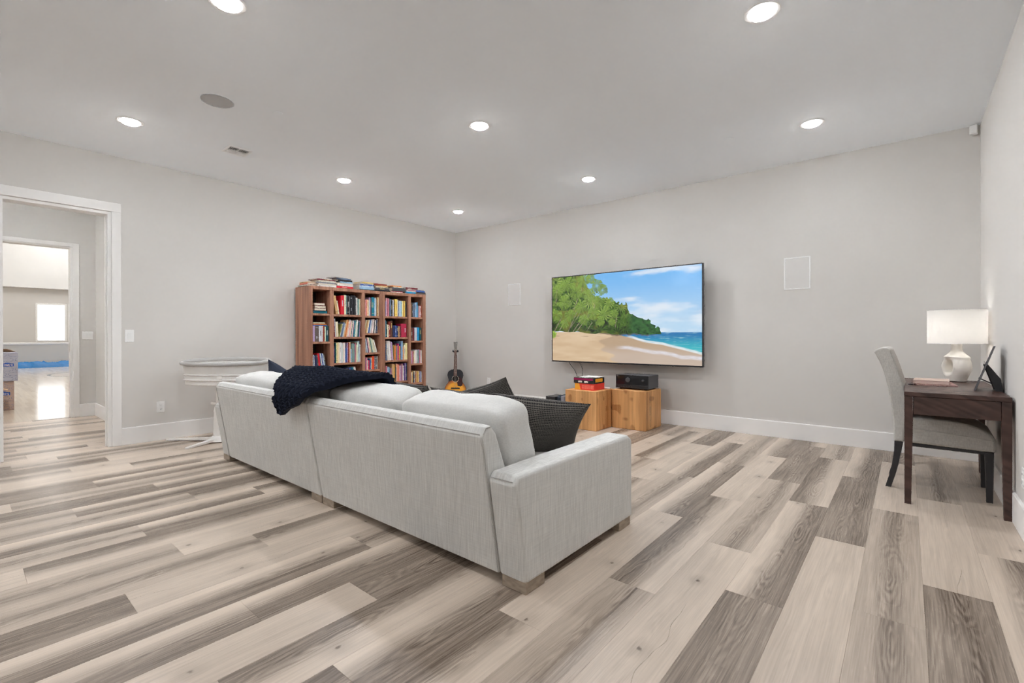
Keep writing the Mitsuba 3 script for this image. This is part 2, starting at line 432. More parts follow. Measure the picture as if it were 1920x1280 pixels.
# doorway 1: jambs, head, casing
tk = 'door_1'
tag(tk, kind='structure')
struct('jamb', box(XA - WT - 0.006, XA + 0.004, D1[1] - 0.012, D1[1] + 0.018, 0.001, D1[2] + 0.0, 0.002), 'm_trim', tk)
struct('jamb', box(XA - WT - 0.006, XA + 0.004, D1[0] - 0.018, D1[0] + 0.012, 0.001, D1[2] + 0.0, 0.002), 'm_trim', tk)
struct('head_jamb', box(XA - WT - 0.006, XA + 0.004, D1[0] - 0.018, D1[1] + 0.018, D1[2] - 0.012, D1[2] + 0.018, 0.002), 'm_trim', tk)
struct('door_stop', box(XA - 0.085, XA - 0.05, D1[1] - 0.024, D1[1] - 0.012, 0.001, D1[2] - 0.012, 0.002), 'm_trim', tk)
for s, xx in ((1, XA), (-1, XA - WT)):
    xa, xb = (xx, xx + 0.019) if s > 0 else (xx - 0.019, xx)
    struct('casing', box(xa, xb, D1[1] + 0.018, D1[1] + 0.096, 0.001, D1[2] + 0.02, 0.002), 'm_trim', tk)
    struct('casing', box(xa, xb, D1[0] - 0.096, D1[0] - 0.018, 0.001, D1[2] + 0.02, 0.002), 'm_trim', tk)
    struct('head_casing', box(xa, xb, D1[0] - 0.096, D1[1] + 0.096, D1[2] + 0.021, D1[2] + 0.115, 0.002), 'm_trim', tk)

# the hall
HY0 = -0.9
struct('wall_hall_far', wall_x(X2 - WT, X2, HY0 - WT, YH + WT, H, D2), 'm_wall')
struct('wall_hall_right', box(X2, XA - WT, YH, YH + WT, 0, H), 'm_wall')
struct('wall_hall_left', box(X2, XA - WT, HY0 - WT, HY0, 0, H), 'm_wall')
struct('ceiling_hall', box(X2 - WT, XA - WT, HY0 - WT, YH + WT, H, H + 0.1), 'm_ceiling')
struct('baseboard_hall_far', base_x(X2, D2[1] + 0.07, YH, 1), 'm_trim')
struct('baseboard_hall_right', base_y(YH, X2, XA - WT, -1), 'm_trim')
tk = 'door_2'
tag(tk, kind='structure')
struct('jamb', box(X2 - WT - 0.004, X2 + 0.004, D2[1] - 0.02, D2[1] + 0.01, 0.001, D2[2], 0.002), 'm_trim', tk)
struct('jamb', box(X2 - WT - 0.004, X2 + 0.004, D2[0] - 0.01, D2[0] + 0.02, 0.001, D2[2], 0.002), 'm_trim', tk)
struct('head_jamb', box(X2 - WT - 0.004, X2 + 0.004, D2[0] - 0.01, D2[1] + 0.01, D2[2] - 0.012, D2[2] + 0.018, 0.002), 'm_trim', tk)
struct('casing', box(X2, X2 + 0.018, D2[1] + 0.005, D2[1] + 0.075, 0.001, D2[2] + 0.06, 0.002), 'm_trim', tk)
struct('casing', box(X2, X2 + 0.018, D2[0] - 0.075, D2[0] - 0.005, 0.001, D2[2] + 0.06, 0.002), 'm_trim', tk)
struct('head_casing', box(X2, X2 + 0.018, D2[0] - 0.005, D2[1] + 0.005, D2[2] + 0.004, D2[2] + 0.06, 0.002), 'm_trim', tk)
struct('strike_plate', box(X2 - 0.09, X2 - 0.05, D2[1] - 0.0215, D2[1] - 0.019, 0.93, 1.06, 0.001), 'm_nickel', tk)

# the gymnasium beyond
GX0, GX1, GY0, GY1, GH = -27.2, X2 - WT, -7.0, 9.0, 6.5
struct('floor_gym', box(GX0, X2 - 0.09, GY0, GY1, -0.06, 0.0), 'm_maple')
WIN = [(2.16, 2.98), (3.12, 3.94), (4.2, 5.0), (-3.0, -2.2)]
P = sg.box(GY0, 0, GY1, 3.12)
for a, b in WIN: P = P.difference(sg.box(a, 1.0, b, 2.47))
struct('wall_gym_far', prism_x_poly(P, GX0, GX0 + 0.2), 'm_gym_wall')
struct('wall_gym_upper', box(GX0, GX0 + 0.35, GY0, GY1, 3.12, GH), 'm_gym_white')
struct('wall_gym_left', box(GX0, GX1, GY0 - 0.2, GY0, 0, GH), 'm_gym_wall')
struct('wall_gym_right', box(GX0, GX1, GY1, GY1 + 0.2, 0, GH), 'm_gym_wall')
P = sg.box(GY0, 0, GY1, GH).difference(sg.box(HY0 - WT, -1, YH + WT, H + 0.1))
struct('wall_gym_near', prism_x_poly(P, GX1 - 0.01, GX1), 'm_gym_white')
struct('ceiling_gym', box(GX0, GX1, GY0, GY1, GH, GH + 0.1), 'm_gym_white')
scene['m_daylight'] = {'type': 'diffuse', 'reflectance': rgb([0.5, 0.5, 0.5])}
for i, (a, b) in enumerate(WIN):
    k = 'window_%d' % (i + 1)
    tag(k, kind='structure')
    struct('window_frame', cat(box(GX0 + 0.05, GX0 + 0.23, a - 0.05, a + 0.01, 0.95, 2.52), box(GX0 + 0.05, GX0 + 0.23, b - 0.01, b + 0.05, 0.95, 2.52),
                               box(GX0 + 0.05, GX0 + 0.23, a, b, 2.46, 2.52), box(GX0 + 0.05, GX0 + 0.23, a, b, 0.95, 1.01)), 'm_gym_white', k)
    pk = struct('pane', box(GX0 + 0.06, GX0 + 0.08, a, b, 1.0, 2.47), 'm_daylight', k)
    scene[pk]['emitter'] = {'type': 'area', 'radiance': rgb([2.2, 2.25, 2.3])}

# ------------------------------------------------------------------ ceiling lamps and fittings
def down_disk(key, x, y, z, r, w, tint=LAMP_TINT):
    dome = lathe([(0, -0.03)] + [(r * math.sin(t), -0.03 * math.cos(t)) for t in np.linspace(0.25, math.pi / 2, 6)] + [(r, 0.001), (0, 0.001)], 28)
    scene[key] = mikit.ply(xf(dome, mv(x, y, z)), {'type': 'diffuse', 'reflectance': rgb([0.8, 0.8, 0.8])}, smooth=False,
                           emitter={'type': 'area', 'radiance': rgb([w * c for c in tint])})
def ring(r0, r1, z0, z1, n=40):
    return lathe([(r0, z1), (r0, z0 + 0.002), (r0 + 0.004, z0), (r1 - 0.004, z0), (r1, z0 + 0.004), (r1, z1), (r0, z1)], n)
LX, LY = (-5.232, -2.948, -0.646), (1.0, 3.056, 4.95, -1.0, -3.0)
SKIP = {(0, 3), (2, 3)}
names = {(0, 0): 'recessed ceiling light nearest the doorway, left of the round ceiling speaker', (0, 1): 'recessed ceiling light above the bookcase wall, right of the ceiling vent',
         (0, 2): 'recessed ceiling light closest to the far corner of the room', (1, 0): 'recessed ceiling light cut by the top edge above the round ceiling speaker',
         (1, 1): 'recessed ceiling light in the middle of the ceiling above the sofa', (1, 2): 'recessed ceiling light in front of the mounted television',
         (2, 1): 'recessed ceiling light largest in view, upper right of the ceiling', (2, 2): 'recessed ceiling light nearest the motion sensor corner',
         (2, 0): 'recessed ceiling light above the near right of the room, beyond the picture',
         (1, 3): 'recessed ceiling light behind the viewer, nearest the viewer',
         (0, 4): 'recessed ceiling light by the rear wall, left of three', (1, 4): 'recessed ceiling light by the rear wall, middle of three', (2, 4): 'recessed ceiling light by the rear wall, right of three'}
for i, x in enumerate(LX):
    for j, y in enumerate(LY):
        if (i, j) in SKIP: continue
        k = thing('ceiling_light', names[(i, j)], 'ceiling light', 'recessed ceiling lights')
        put('trim_ring', xf(ring(0.074, 0.097, -0.007, 0.0), mv(x, y, H)), 'm_white', k, 40)
        down_disk(k + '__lamp', x, y, H - 0.003, 0.074, CEIL_W)
k = thing('ceiling_light', 'recessed ceiling light of the hall beyond the doorway', 'ceiling light')
put('trim_ring', xf(ring(0.074, 0.097, -0.007, 0.0), mv(-7.8, 0.2, H)), 'm_white', k, 40)
down_disk(k + '__lamp', -7.8, 0.2, H - 0.003, 0.074, HALL_W * 3)
for i, x in enumerate((-13, -19, -25)):
    for y in (-3.0, 3.0):
        k = thing('gym_light', 'square lamp panel on the gymnasium ceiling', 'ceiling light', 'gymnasium ceiling lamps')
        put('housing', box(x - 0.85, x + 0.85, y - 0.85, y + 0.85, GH - 0.1, GH, 0.01), 'm_white', k)
        scene[k + '__lamp'] = {'type': 'rectangle', 'to_world': T().translate([x, y, GH - 0.105]).rotate([1, 0, 0], 180).scale(0.8), 'bsdf': {'type': 'diffuse'},
                               'emitter': {'type': 'area', 'radiance': rgb([GYM_W * 4 * c for c in (1, 0.99, 0.975)])}}
k = thing('ceiling_speaker', 'round gray flush speaker in the ceiling above the doorway side', 'speaker')
put('rim', xf(ring(0.112, 0.118, -0.005, 0.0), mv(-4.243, 1.366, H)), 'm_ceiling', k, 40)
put('grille', xf(lathe([(0, -0.004), (0.105, -0.004), (0.1125, -0.002), (0.1125, 0.0), (0, 0)], 48), mv(-4.243, 1.366, H)), 'm_ceiling_grille', k, 40)
for (x, y, lab) in ((-4.087, 1.774, 'small flat white disc on the ceiling beside the round speaker'), (-1.309, 4.821, 'small flat white disc on the ceiling between the two right lights'),
                    (-4.075, 4.796, 'small flat white disc on the ceiling near the far corner, above the television')):
    put('sprinkler_cover', xf(lathe([(0, -0.006), (0.034, -0.006), (0.040, -0.004), (0.041, -0.001), (0, -0.001)], 32), mv(x, y, H)), 'm_ceiling', None, 40, label=lab, cat='sprinkler cover', group='sprinkler covers')
# supply vent: a frame with four groups of louvres
k = thing('ceiling_vent', 'small white louvered air vent in the ceiling near the left wall', 'air vent')
vx, vy, vw, vl = -5.24, 1.865, 0.105, 0.105
put('frame', cat(*[box(vx + a, vx + b, vy + c, vy + d, H - 0.006, H - 0.0005) for a, b, c, d in
                   ((-vw, -vw + 0.018, -vl, vl), (vw - 0.018, vw, -vl, vl), (-vw, vw, -vl, -vl + 0.018), (-vw, vw, vl - 0.018, vl), (-0.006, 0.006, -vl, vl), (-vw, vw, -0.006, 0.006))]), 'm_white', k)
put('backing', box(vx - vw + 0.004, vx + vw - 0.004, vy - vl + 0.004, vy + vl - 0.004, H - 0.002, H - 0.0005), 'm_vent_dark', k)
for qx in (-1, 1):
    for qy in (-1, 1):
        for i in range(4):
            cx, cy = vx + qx * 0.0465, vy + qy * 0.0465
            off = (i - 1.5) * 0.019
            m = box(-0.036, 0.036, -0.008, 0.008, -0.0006, 0.0006)
            m = xf(m, rot(38 * qx, [1, 0, 0]))
            put('slat', xf(m, mv(cx, cy + off, H - 0.006)), 'm_white', k)

# motion sensor in the corner
k = thing('motion_sensor', 'small white motion sensor high in the right corner of the room', 'sensor')
m = rhull([[x, 0.0, z] for x in (-0.016, 0.016) for z in (-0.036, 0.036)] + [[x, -0.028, z] for x in (-0.022, 0.022) for z in (-0.030, 0.036)], 0.006, 12)
put('body', xf(xf(m, rot(-30, [0, 0, 1])), mv(0.478, 5.945, 3.0)), 'm_plastic_white', k, 40)
m = rhull([[x, -0.036, z] for x in (-0.012, 0.012) for z in (-0.024, 0.0)], 0.003, 10)
put('lens', xf(xf(m, rot(-30, [0, 0, 1])), mv(0.478, 5.945, 3.0)), 'm_white', k, 40)

# wall plates
def plate(name, label, cat_, axis, s, wall, a0, a1, z0, z1, kind):
    k = thing(name, label, cat_)
    def B(u0, u1, za, zb, d0, d1, b=0.001):
        lo, hi = sorted((wall + s * d0, wall + s * d1))
        return box(lo, hi, u0, u1, za, zb, b) if axis == 'x' else box(u0, u1, lo, hi, za, zb, b)
    put('plate', B(a0, a1, z0, z1, 0, 0.006, 0.0025), 'm_plastic_white', k)
    c, zc = (a0 + a1) / 2, (z0 + z1) / 2
    if kind == 'outlet':
        for dz in (-0.021, 0.021):
            r = put('receptacle', B(c - 0.017, c + 0.017, zc + dz - 0.015, zc + dz + 0.015, 0.005, 0.0085, 0.002), 'm_plastic_white', k)
            put('slot', cat(B(c - 0.008, c - 0.0055, zc + dz - 0.003, zc + dz + 0.007, 0.008, 0.0089, 0), B(c + 0.0055, c + 0.008, zc + dz - 0.003, zc + dz + 0.005, 0.008, 0.0089, 0),
                            B(c - 0.0025, c + 0.0025, zc + dz - 0.011, zc + dz - 0.007, 0.008, 0.0089, 0)), 'm_dark_gray', r)
    else:
        for i in range(kind):
            cc = c + (i - (kind - 1) / 2) * 0.036
            put('rocker', B(cc - 0.0155, cc + 0.0155, zc - 0.033, zc + 0.033, 0.005, 0.010, 0.002), 'm_white', k)
plate('light_switch', 'single white light switch on the left wall beside the doorway casing', 'light switch', 'x', 1, XA, 1.167, 1.244, 1.096, 1.227, 1)
plate('wall_outlet', 'white outlet low on the left wall between doorway and bassinet', 'outlet', 'x', 1, XA, 1.441, 1.514, 0.31, 0.43, 'outlet')
plate('wall_outlet', 'white outlet on the back wall to the right of the guitar', 'outlet', 'y', -1, YB, -5.586, -5.51, 0.305, 0.425, 'outlet')
plate('wall_outlet', 'white outlet on the back wall under the desk', 'outlet', 'y', -1, YB, 0.035, 0.11, 0.305, 0.425, 'outlet')
plate('wall_outlet', 'white outlet on the right wall, cut by the right picture edge', 'outlet', 'x', -1, XC, 3.895, 3.968, 0.275, 0.39, 'outlet')
plate('light_switch', 'triple white light switch on the hall wall beyond the doorway', 'light switch', 'x', 1, X2, 1.185, 1.305, 1.112, 1.228, 3)

# in-wall speakers
for x0, x1, lab in ((-5.102, -4.837, 'white framed in-wall speaker left of the television'), (-1.046, -0.793, 'white framed in-wall speaker right of the television')):
    k = thing('wall_speaker', lab, 'speaker', 'in-wall speakers')
    z0, z1, f = 1.655, 2.010, 0.013
    put('frame', cat(box(x0, x0 + f, YB - 0.006, YB, z0, z1, 0.001), box(x1 - f, x1, YB - 0.006, YB, z0, z1, 0.001),
                     box(x0 + f, x1 - f, YB - 0.006, YB, z0, z0 + f, 0.001), box(x0 + f, x1 - f, YB - 0.006, YB, z1 - f, z1, 0.001)), 'm_white', k)
    put('grille', box(x0 + f, x1 - f, YB - 0.0035, YB, z0 + f, z1 - f, 0.001), 'm_speaker_cloth', k)

# ------------------------------------------------------------------ the sofa: two pieces, backs to the camera
SB, ST = 1.625, 1.512          # y of the back's outer face at the bottom and at the top
ZB, ZT = 0.045, 0.742
def yback(z): return SB + (ST - SB) * (z - ZB) / (ZT - ZB)
def sofa(x0, x1, arm_side, label):
    k = thing('sofa', label, 'sofa')
    aw = 0.163
    xa, xb = (x0, x1 - aw) if arm_side > 0 else (x0 + aw, x1)      # span of the back
    r = 0.016
    # back: leaning slab
    pts = []
    for x in (xa + r, xb - r):
        pts += [[x, SB + r, ZB + r], [x, ST + r + 0.004, ZT - 0.03 - r], [x, ST + 0.022 + r, ZT - r], [x, 1.585 - r, ZT + 0.004 - r], [x, 1.60, ZT - 0.03 - r], [x, 1.74 - r, 0.38], [x, 1.80 - r, ZB + r]]
    put('back', rhull(pts, r, 20), 'm_linen', k, 35)
    # arm: its rear end leans with the back
    y0, y1 = (x1 - aw, x1) if arm_side > 0 else (x0, x0 + aw)
    r = 0.022
    pts = []
    za = 0.548
    for x in (y0 + r, y1 - r):
        pts += [[x, SB + r, ZB + r], [x, yback(za) + 0.008 + r, za - 0.028 - r], [x, yback(za) + 0.022 + r, za - r - 0.006], [x, 1.9, za - r], [x, 2.68 - r - 0.03, za - r], [x, 2.68 - r, za - 0.02 - r], [x, 2.68 - r, ZB + r]]
    put('arm', rhull(pts, r, 20), 'm_linen', k, 35)
    # base and seat cushions
    put('seat_frame', rbox(xa, xb, 1.70, 2.62, ZB, 0.262, 0.02, 12), 'm_linen', k, 35)
    w = (xb - xa) / 2
    for i in range(2):
        xc = xa + w * (i + 0.5)
        put('seat_cushion', xf(puff(w / 2 - 0.006, 0.455, 0.080, 7, 3, (0.0, 0.01, 0.012), seed=i + arm_side * 5, wr=0.003), mv(xc, 2.20, 0.342)), 'm_linen_cushion', k, True)
        # loose-looking back cushion, leaning with the back
        h = 0.207 if arm_side > 0 else 0.200
        m = puff(w / 2 - 0.010, 0.118, h, 9.0, 5, (0.004, 0.030, 0.008), seed=3 + i + arm_side * 11, wr=0.006)
        m = xf(m, rot(-14 if False else 13, [1, 0, 0]))
        put('back_cushion', xf(m, mv(xc, 1.805, 0.612 + (0.0 if i else 0.004))), 'm_linen_cushion', k, True)
    # seams
    xs = y0 if arm_side > 0 else y1
    seam = [[xs, yback(z) - 0.001, z] for z in np.linspace(ZB + 0.012, ZT - 0.05, 8)]
    put('seam', tube(seam, 0.0026, 6), 'm_linen_seam', k, True)
    put('seam', tube([[x, ST + 0.007, ZT - 0.032] for x in np.linspace(xa + 0.02, xb - 0.02, 4)], 0.0022, 6), 'm_linen_seam', k, True)
    xe = xb if arm_side > 0 else xa
    put('seam', tube([[xe + 0.0 * arm_side, ST + 0.012, ZT - 0.03], [xe, ST + 0.03, ZT - 0.004], [xe, 1.575, ZT - 0.002]], 0.0022, 6), 'm_linen_seam', k, True)
    xm = (y0 + y1) / 2
    put('seam', tube([[y0 + 0.02, yback(za) + 0.012, za - 0.03], [y1 - 0.02, yback(za) + 0.012, za - 0.03]], 0.0022, 6), 'm_linen_seam', k, True)
    # block feet
    L, W = 0.142, 0.142
    for fx in (x0 + 0.004, x1 - L - 0.004):
        for fy in (SB + 0.004, 2.655 - W):
            put('foot', box(fx, fx + L, fy, fy + W, 0.0, ZB + 0.012, 0.003), 'm_foot', k)
    return k
mat('m_linen_seam', [0.40, 0.395, 0.375], 0.95, 0.1)
def foot_fn(p, n, uv):
    t = 0.5 + 0.9 * (fbm(p.x * 30 + p.y * 30, p.z * 90, 1.0, 3) - 0.5)
    return mix([0.17, 0.135, 0.10], [0.36, 0.29, 0.225], t)
mat('m_foot', proc(foot_fn), 0.5, 0.3)
sofa(-3.082, -1.289, 1, 'light gray linen sofa half with the near arm, its back to the camera')
sofa(-4.930, -3.090, -1, 'light gray linen sofa half farther from the camera, joined to the near half')

# throw pillows
def throw(label, bsdf, c, yaw, lean, roll, hw, hh, th, seed, pinch=0.08):
    m, uv = pillow(hw, hh, th, 44, pinch, seed)
    M = mv(*c) @ rot(yaw, [0, 0, 1]) @ rot(lean, [1, 0, 0]) @ rot(roll, [0, 1, 0])
    put('throw_pillow', xf(m, M), bsdf, None, True, label=label, cat='pillow', group='throw pillows on the sofa', uv=uv)
throw('large dark checked throw pillow next to the near sofa arm', 'm_check', (-1.80, 2.296, 0.592), 44, 30, 9.0, 0.345, 0.225, 0.10, 1)
throw('dark checked throw pillow with one corner raised under the wall outlet', 'm_check', (-2.33, 2.52, 0.590), 12, 26, -17, 0.29, 0.24, 0.09, 2)
throw('dark checked throw pillow lying low below the right bookcase', 'm_check', (-2.79, 2.19, 0.632), 3, 30, 2, 0.25, 0.215, 0.085, 3)
throw('dark checked throw pillow lying low below the guitar', 'm_check', (-2.26, 2.22, 0.618), 3, 32, 3, 0.25, 0.21, 0.085, 5)
throw('navy blue throw pillow with a raised corner at the far sofa end', 'm_navy', (-4.66, 2.10, 0.645), -12, 24, 14, 0.30, 0.245, 0.09, 4)

# chunky knit blanket over the joint of the two halves
def blanket():
    nu, nv = 230, 300
    S = np.linspace(0, 1, nv)           # from the hem behind the back over the cushions to the front
    U = np.linspace(0, 1, nu)
    path = np.array([[1.462, 0.615], [1.462, 0.68], [1.466, 0.735], [1.50, 0.785], [1.58, 0.812], [1.68, 0.856], [1.77, 0.882], [1.86, 0.872], [1.92, 0.82], [1.945, 0.76], [1.955, 0.70]])
    d = np.r_[0, np.cumsum(np.linalg.norm(np.diff(path, axis=0), axis=1))]; d /= d[-1]
    left = np.interp(S, [0, 0.10, 0.16, 0.20, 0.33, 0.5, 0.62, 1], [-3.315, -3.395, -3.35, -3.43, -3.57, -3.73, -3.78, -3.72])
    right = np.interp(S, [0, 0.16, 0.28, 0.42, 0.6, 0.75, 1], [-3.06, -2.985, -2.93, -2.83, -2.68, -2.68, -2.74])
    from scipy.interpolate import PchipInterpolator
    py, pz = PchipInterpolator(d, path[:, 0])(S), PchipInterpolator(d, path[:, 1])(S)
    x = left[None] + (right - left)[None] * U[:, None]
    y, z = np.broadcast_to(py, x.shape).copy(), np.broadcast_to(pz, x.shape).copy()
    hem = np.clip(1 - S / 0.20, 0, 1)[None]
    z += hem * (np.interp(U, [0, 0.12, 0.2, 0.5, 1], [0.045, 0.005, 0.0, 0.045, 0.085]))[:, None]
    big = meshkit.fbm(np.stack([x * 4.5, y * 4.5, z * 4.5], -1), 3, 3) - 0.5
    nrm = np.stack([np.zeros_like(S), -np.gradient(pz), np.gradient(py)], -1)
    nrm /= np.linalg.norm(nrm, axis=1, keepdims=True)
    if nrm[2][1] > 0: nrm = -nrm
    Lp = np.r_[0, np.cumsum(np.hypot(np.diff(py), np.diff(pz)))]
    per, bp = 0.034, 0.028
    row = (x + 0.20 * Lp[None] + 0.05 * big) / per
    fr = row - np.floor(row)
    ridge = np.sqrt(np.clip(1 - (2 * fr - 1) ** 2, 0, 1))
    sgn = np.where(np.floor(row) % 2 == 0, 1, -1)
    st = (Lp[None] + sgn * (fr - 0.5) * 0.035 + 0.03 * big) / bp
    stitch = 0.25 + 0.75 * np.sqrt(np.clip(1 - (2 * (st - np.floor(st)) - 1) ** 2, 0, 1))
    h = 0.030 * ridge * stitch + 0.060 * big * np.clip(S * 5, 0.3, 1)[None] * np.clip((1 - S) * 4, 0.3, 1)[None]
    top = np.stack([x, y, z], -1) + nrm[None] * (h + 0.014)[..., None]
    bot = np.stack([x, y, z], -1) + nrm[None] * (0.075 * big * 0.4 - 0.002)[..., None]
    v = np.vstack([top.reshape(-1, 3), bot.reshape(-1, 3)])
    i, j = np.meshgrid(np.arange(nu - 1), np.arange(nv - 1), indexing='ij')
    q = (i * nv + j).ravel()
    F = np.vstack([np.stack([q, q + nv, q + nv + 1], 1), np.stack([q, q + nv + 1, q + 1], 1)])
    N = nu * nv
    edge = list(range(0, nv)) + [a * nv + nv - 1 for a in range(1, nu)] + [(nu - 1) * nv + b for b in range(nv - 2, -1, -1)] + [a * nv for a in range(nu - 2, 0, -1)]
    E = []
    for a, b in zip(edge, edge[1:] + edge[:1]):
        E += [[a, b, b + N], [a, b + N, a + N]]
    m = trimesh.Trimesh(v, np.vstack([F, F[:, ::-1] + N, np.array(E)]), process=False)
    if m.volume < 0: m.invert()
    return m
put('knit_blanket', blanket(), 'm_knit', None, True, label='navy blue chunky knit blanket draped over the sofa back', cat='blanket')

# ------------------------------------------------------------------ television on the back wall
TX0, TX1, TZ0, TZ1, TY = -4.060, -1.858, 0.766, 2.019, 5.757
k = thing('television', 'wall-mounted flat television showing a tropical beach', 'television')
put('housing', box(TX0, TX1, TY, TY + 0.045, TZ0, TZ1, 0.003), 'm_black_satin', k)
put('rear_panel', box(TX0 + 0.25, TX1 - 0.25, TY + 0.045, TY + 0.07, TZ0 + 0.06, TZ1 - 0.35, 0.012), 'm_black', k)
put('wall_mount', cat(box(-3.25, -2.75, YB - 0.016, YB - 0.001, 1.2, 1.6, 0.004), box(-3.2, -3.13, TY + 0.068, YB - 0.012, 1.15, 1.65, 0.004), box(-2.87, -2.8, TY + 0.068, YB - 0.012, 1.15, 1.65, 0.004)), 'm_black', k)
bz = 0.012
put('bezel', cat(box(TX0, TX0 + bz, TY - 0.004, TY, TZ0, TZ1, 0.001), box(TX1 - bz, TX1, TY - 0.004, TY, TZ0, TZ1, 0.001),
                 box(TX0 + bz, TX1 - bz, TY - 0.004, TY, TZ0, TZ0 + bz + 0.006, 0.001), box(TX0 + bz, TX1 - bz, TY - 0.004, TY, TZ1 - bz, TZ1, 0.001)), 'm_black_satin', k)
def C(r, g, b): return lin(r, g, b)
def beach_fn(p, n, uv):
    x, y = mi.Float(uv.x), 1 - mi.Float(uv.y)         # from the left, from the top
    A = 1.77
    # sky with drifting clouds
    cl = fbm(x * 3.2 - y * 1.2, y * 7.5 + x * 1.2, 3.0, 5)
    cl2 = fbm(x * 7.0, y * 17.0, 9.0, 4)
    sky = mix(C(120, 188, 246), C(190, 222, 246), smoothstep(0.0, 0.66, y))
    cov = smoothstep(0.50, 0.72, cl * 0.75 + cl2 * 0.25 + 0.10 * smoothstep(0.15, 0.55, y)) * 0.85
    sky = mix(sky, C(236, 243, 250), cov)
    sky = mix(sky, C(150, 176, 210), smoothstep(0.55, 0.75, fbm(x * 4 + 5, y * 13, 1.0, 4)) * smoothstep(0.30, 0.62, y) * 0.55)
    # sea
    hz = 0.668
    sy = (y - hz) / (1 - hz)
    sea = mix(C(38, 118, 178), C(70, 190, 200), smoothstep(0.0, 0.55, sy))
    wv = noise(x * 26, y * 230, 3.0) - 0.5
    sea = mix(sea, C(190, 232, 238), smoothstep(0.28, 0.5, wv + 0.1 * fbm(x * 40, y * 200, 1.0, 2)) * 0.55)
    col = dr.select(y > hz, sea, sky)
    # sand: everything below the shore line
    shore = 0.696 + 0.358 * (x - 0.5) + 0.005 * dr.sin(x * 21) + 0.008 * (noise(x * 22, 1.0, 1.0) - 0.5)
    shore = dr.select(x < 0.5, 0.655, shore)
    dry = mix(C(226, 200, 166), C(208, 178, 142), dr.clip(fbm(x * 8, y * 26, 2.0, 4) * 1.5 - 0.3, 0, 1))
    wetl = 0.80 + 0.05 * dr.sin(x * 6 + 0.6) + 0.20 * smoothstep(0.44, 0.56, x) * 0
    wet = smoothstep(0.0, 0.012, x - (0.36 + 0.62 * dr.abs(y - 0.80) - 0.03 * dr.sin(y * 60)))
    wetc = mix(C(186, 160, 132), C(202, 184, 170), smoothstep(0.78, 0.93, y))
    sand = mix(dry, wetc, wet * 0.85)
    fo2 = smoothstep(0.028, 0.006, dr.abs(y - (0.835 + 0.10 * smoothstep(0.5, 1.05, x)) + 0.014 * (noise(x * 18, 5.0, 1.0) - 0.5))) * smoothstep(0.46, 0.56, x)
    sand = mix(sand, C(232, 230, 236), fo2 * (0.55 + 0.45 * noise(x * 70, y * 150, 1.0)))
    below = smoothstep(0.0, 0.004, y - shore)
    col = mix(col, sand, below)
    foam = smoothstep(0.020, 0.004, dr.abs(y - shore + 0.004)) * smoothstep(0.53, 0.60, x)
    col = mix(col, C(244, 248, 250), foam * (0.6 + 0.4 * noise(x * 60, y * 120, 2.0)))
    # tree line
    pts = [(-0.1, -0.1), (0.235, -0.06), (0.265, 0.09), (0.30, 0.21), (0.36, 0.25), (0.42, 0.295), (0.47, 0.315), (0.52, 0.345),
           (0.552, 0.365), (0.562, 0.43), (0.58, 0.475), (0.63, 0.50), (0.69, 0.535), (0.708, 0.585), (0.738, 0.605), (0.762, 0.64), (0.775, 0.70)]
    top = mi.Float(1.2)
    for (xa, ya), (xb, yb) in zip(pts[:-1], pts[1:]):
        t = (x - xa) / (xb - xa)
        top = dr.select((t >= 0) & (t < 1), ya + (yb - ya) * t, top)
    top = top + 0.075 * (fbm(x * 34, y * 22, 5.0, 3) - 0.5) + 0.03 * (noise(x * 110, y * 40, 2.0) - 0.5)
    bot = 0.648 + 0.035 * smoothstep(0.0, 0.5, x) + 0.02 * (noise(x * 30, 2.0, 7.0) - 0.5) + 0.008 * smoothstep(0.55, 0.75, x)
    inside = (y > top) & (y < bot) & (x < 0.775)
    # fronds: streaks that fan out from scattered crowns
    g = mi.Float(0.0)
    cov2 = mi.Float(0.0)
    for sc, sd in ((7.0, 1), (11.0, 2), (5.0, 3)):
        cx, cy = x * sc * A, y * sc
        ix, iy = dr.floor(cx), dr.floor(cy)
        for a in (0, 1):
            for b in (0, 1):
                qx, qy = ix + a - dr.select(cx - ix < 0.5, 1, 0), iy + b - dr.select(cy - iy < 0.5, 1, 0)
                px, py = qx + 0.2 + 0.6 * cell_rand(qx, qy, sd), qy + 0.2 + 0.6 * cell_rand(qx, qy, sd + 9)
                dx, dy = cx - px, cy - py
                rr = dr.sqrt(dx * dx + dy * dy) + 1e-4
                ang = dr.atan2(dy - 0.35 * dx * dx, dx)
                fr = dr.power(0.5 + 0.5 * dr.sin(ang * 13 + 6 * cell_rand(qx, qy, sd + 3) + 2.0 * rr), 1.6)
                w = smoothstep(0.80, 0.25, rr) * smoothstep(0.02, 0.14, rr) * fr * (0.35 + 0.65 * cell_rand(qx, qy, sd + 5))
                g = dr.maximum(g, w)
    leaf = g * 0.95 + 0.50 * fbm(x * 60 * A, y * 60, 3.0, 3) + 0.35 * (fbm(x * 9 * A, y * 9, 6.0, 2) - 0.5) - 0.20
    shade = dr.clip(leaf * (1.05 - 0.55 * smoothstep(0.30, 0.66, y)), 0, 1)
    veg = mix(C(16, 30, 10), C(74, 112, 30), smoothstep(0.06, 0.42, shade))
    veg = mix(veg, C(170, 192, 96), smoothstep(0.45, 0.80, shade))
    far = smoothstep(0.54, 0.60, x)
    veg = mix(veg, mix(C(14, 50, 24), C(62, 118, 56), dr.clip(fbm(x * 70, y * 60, 2.0, 3) * 1.6 - 0.3, 0, 1)), far)
    veg = mix(veg, C(150, 150, 60), smoothstep(0.62, 0.75, fbm(x * 9, y * 9, 8.0, 2)) * 0.45 * (1 - far))
    # leaning palm trunks
    tr = mi.Float(0.0)
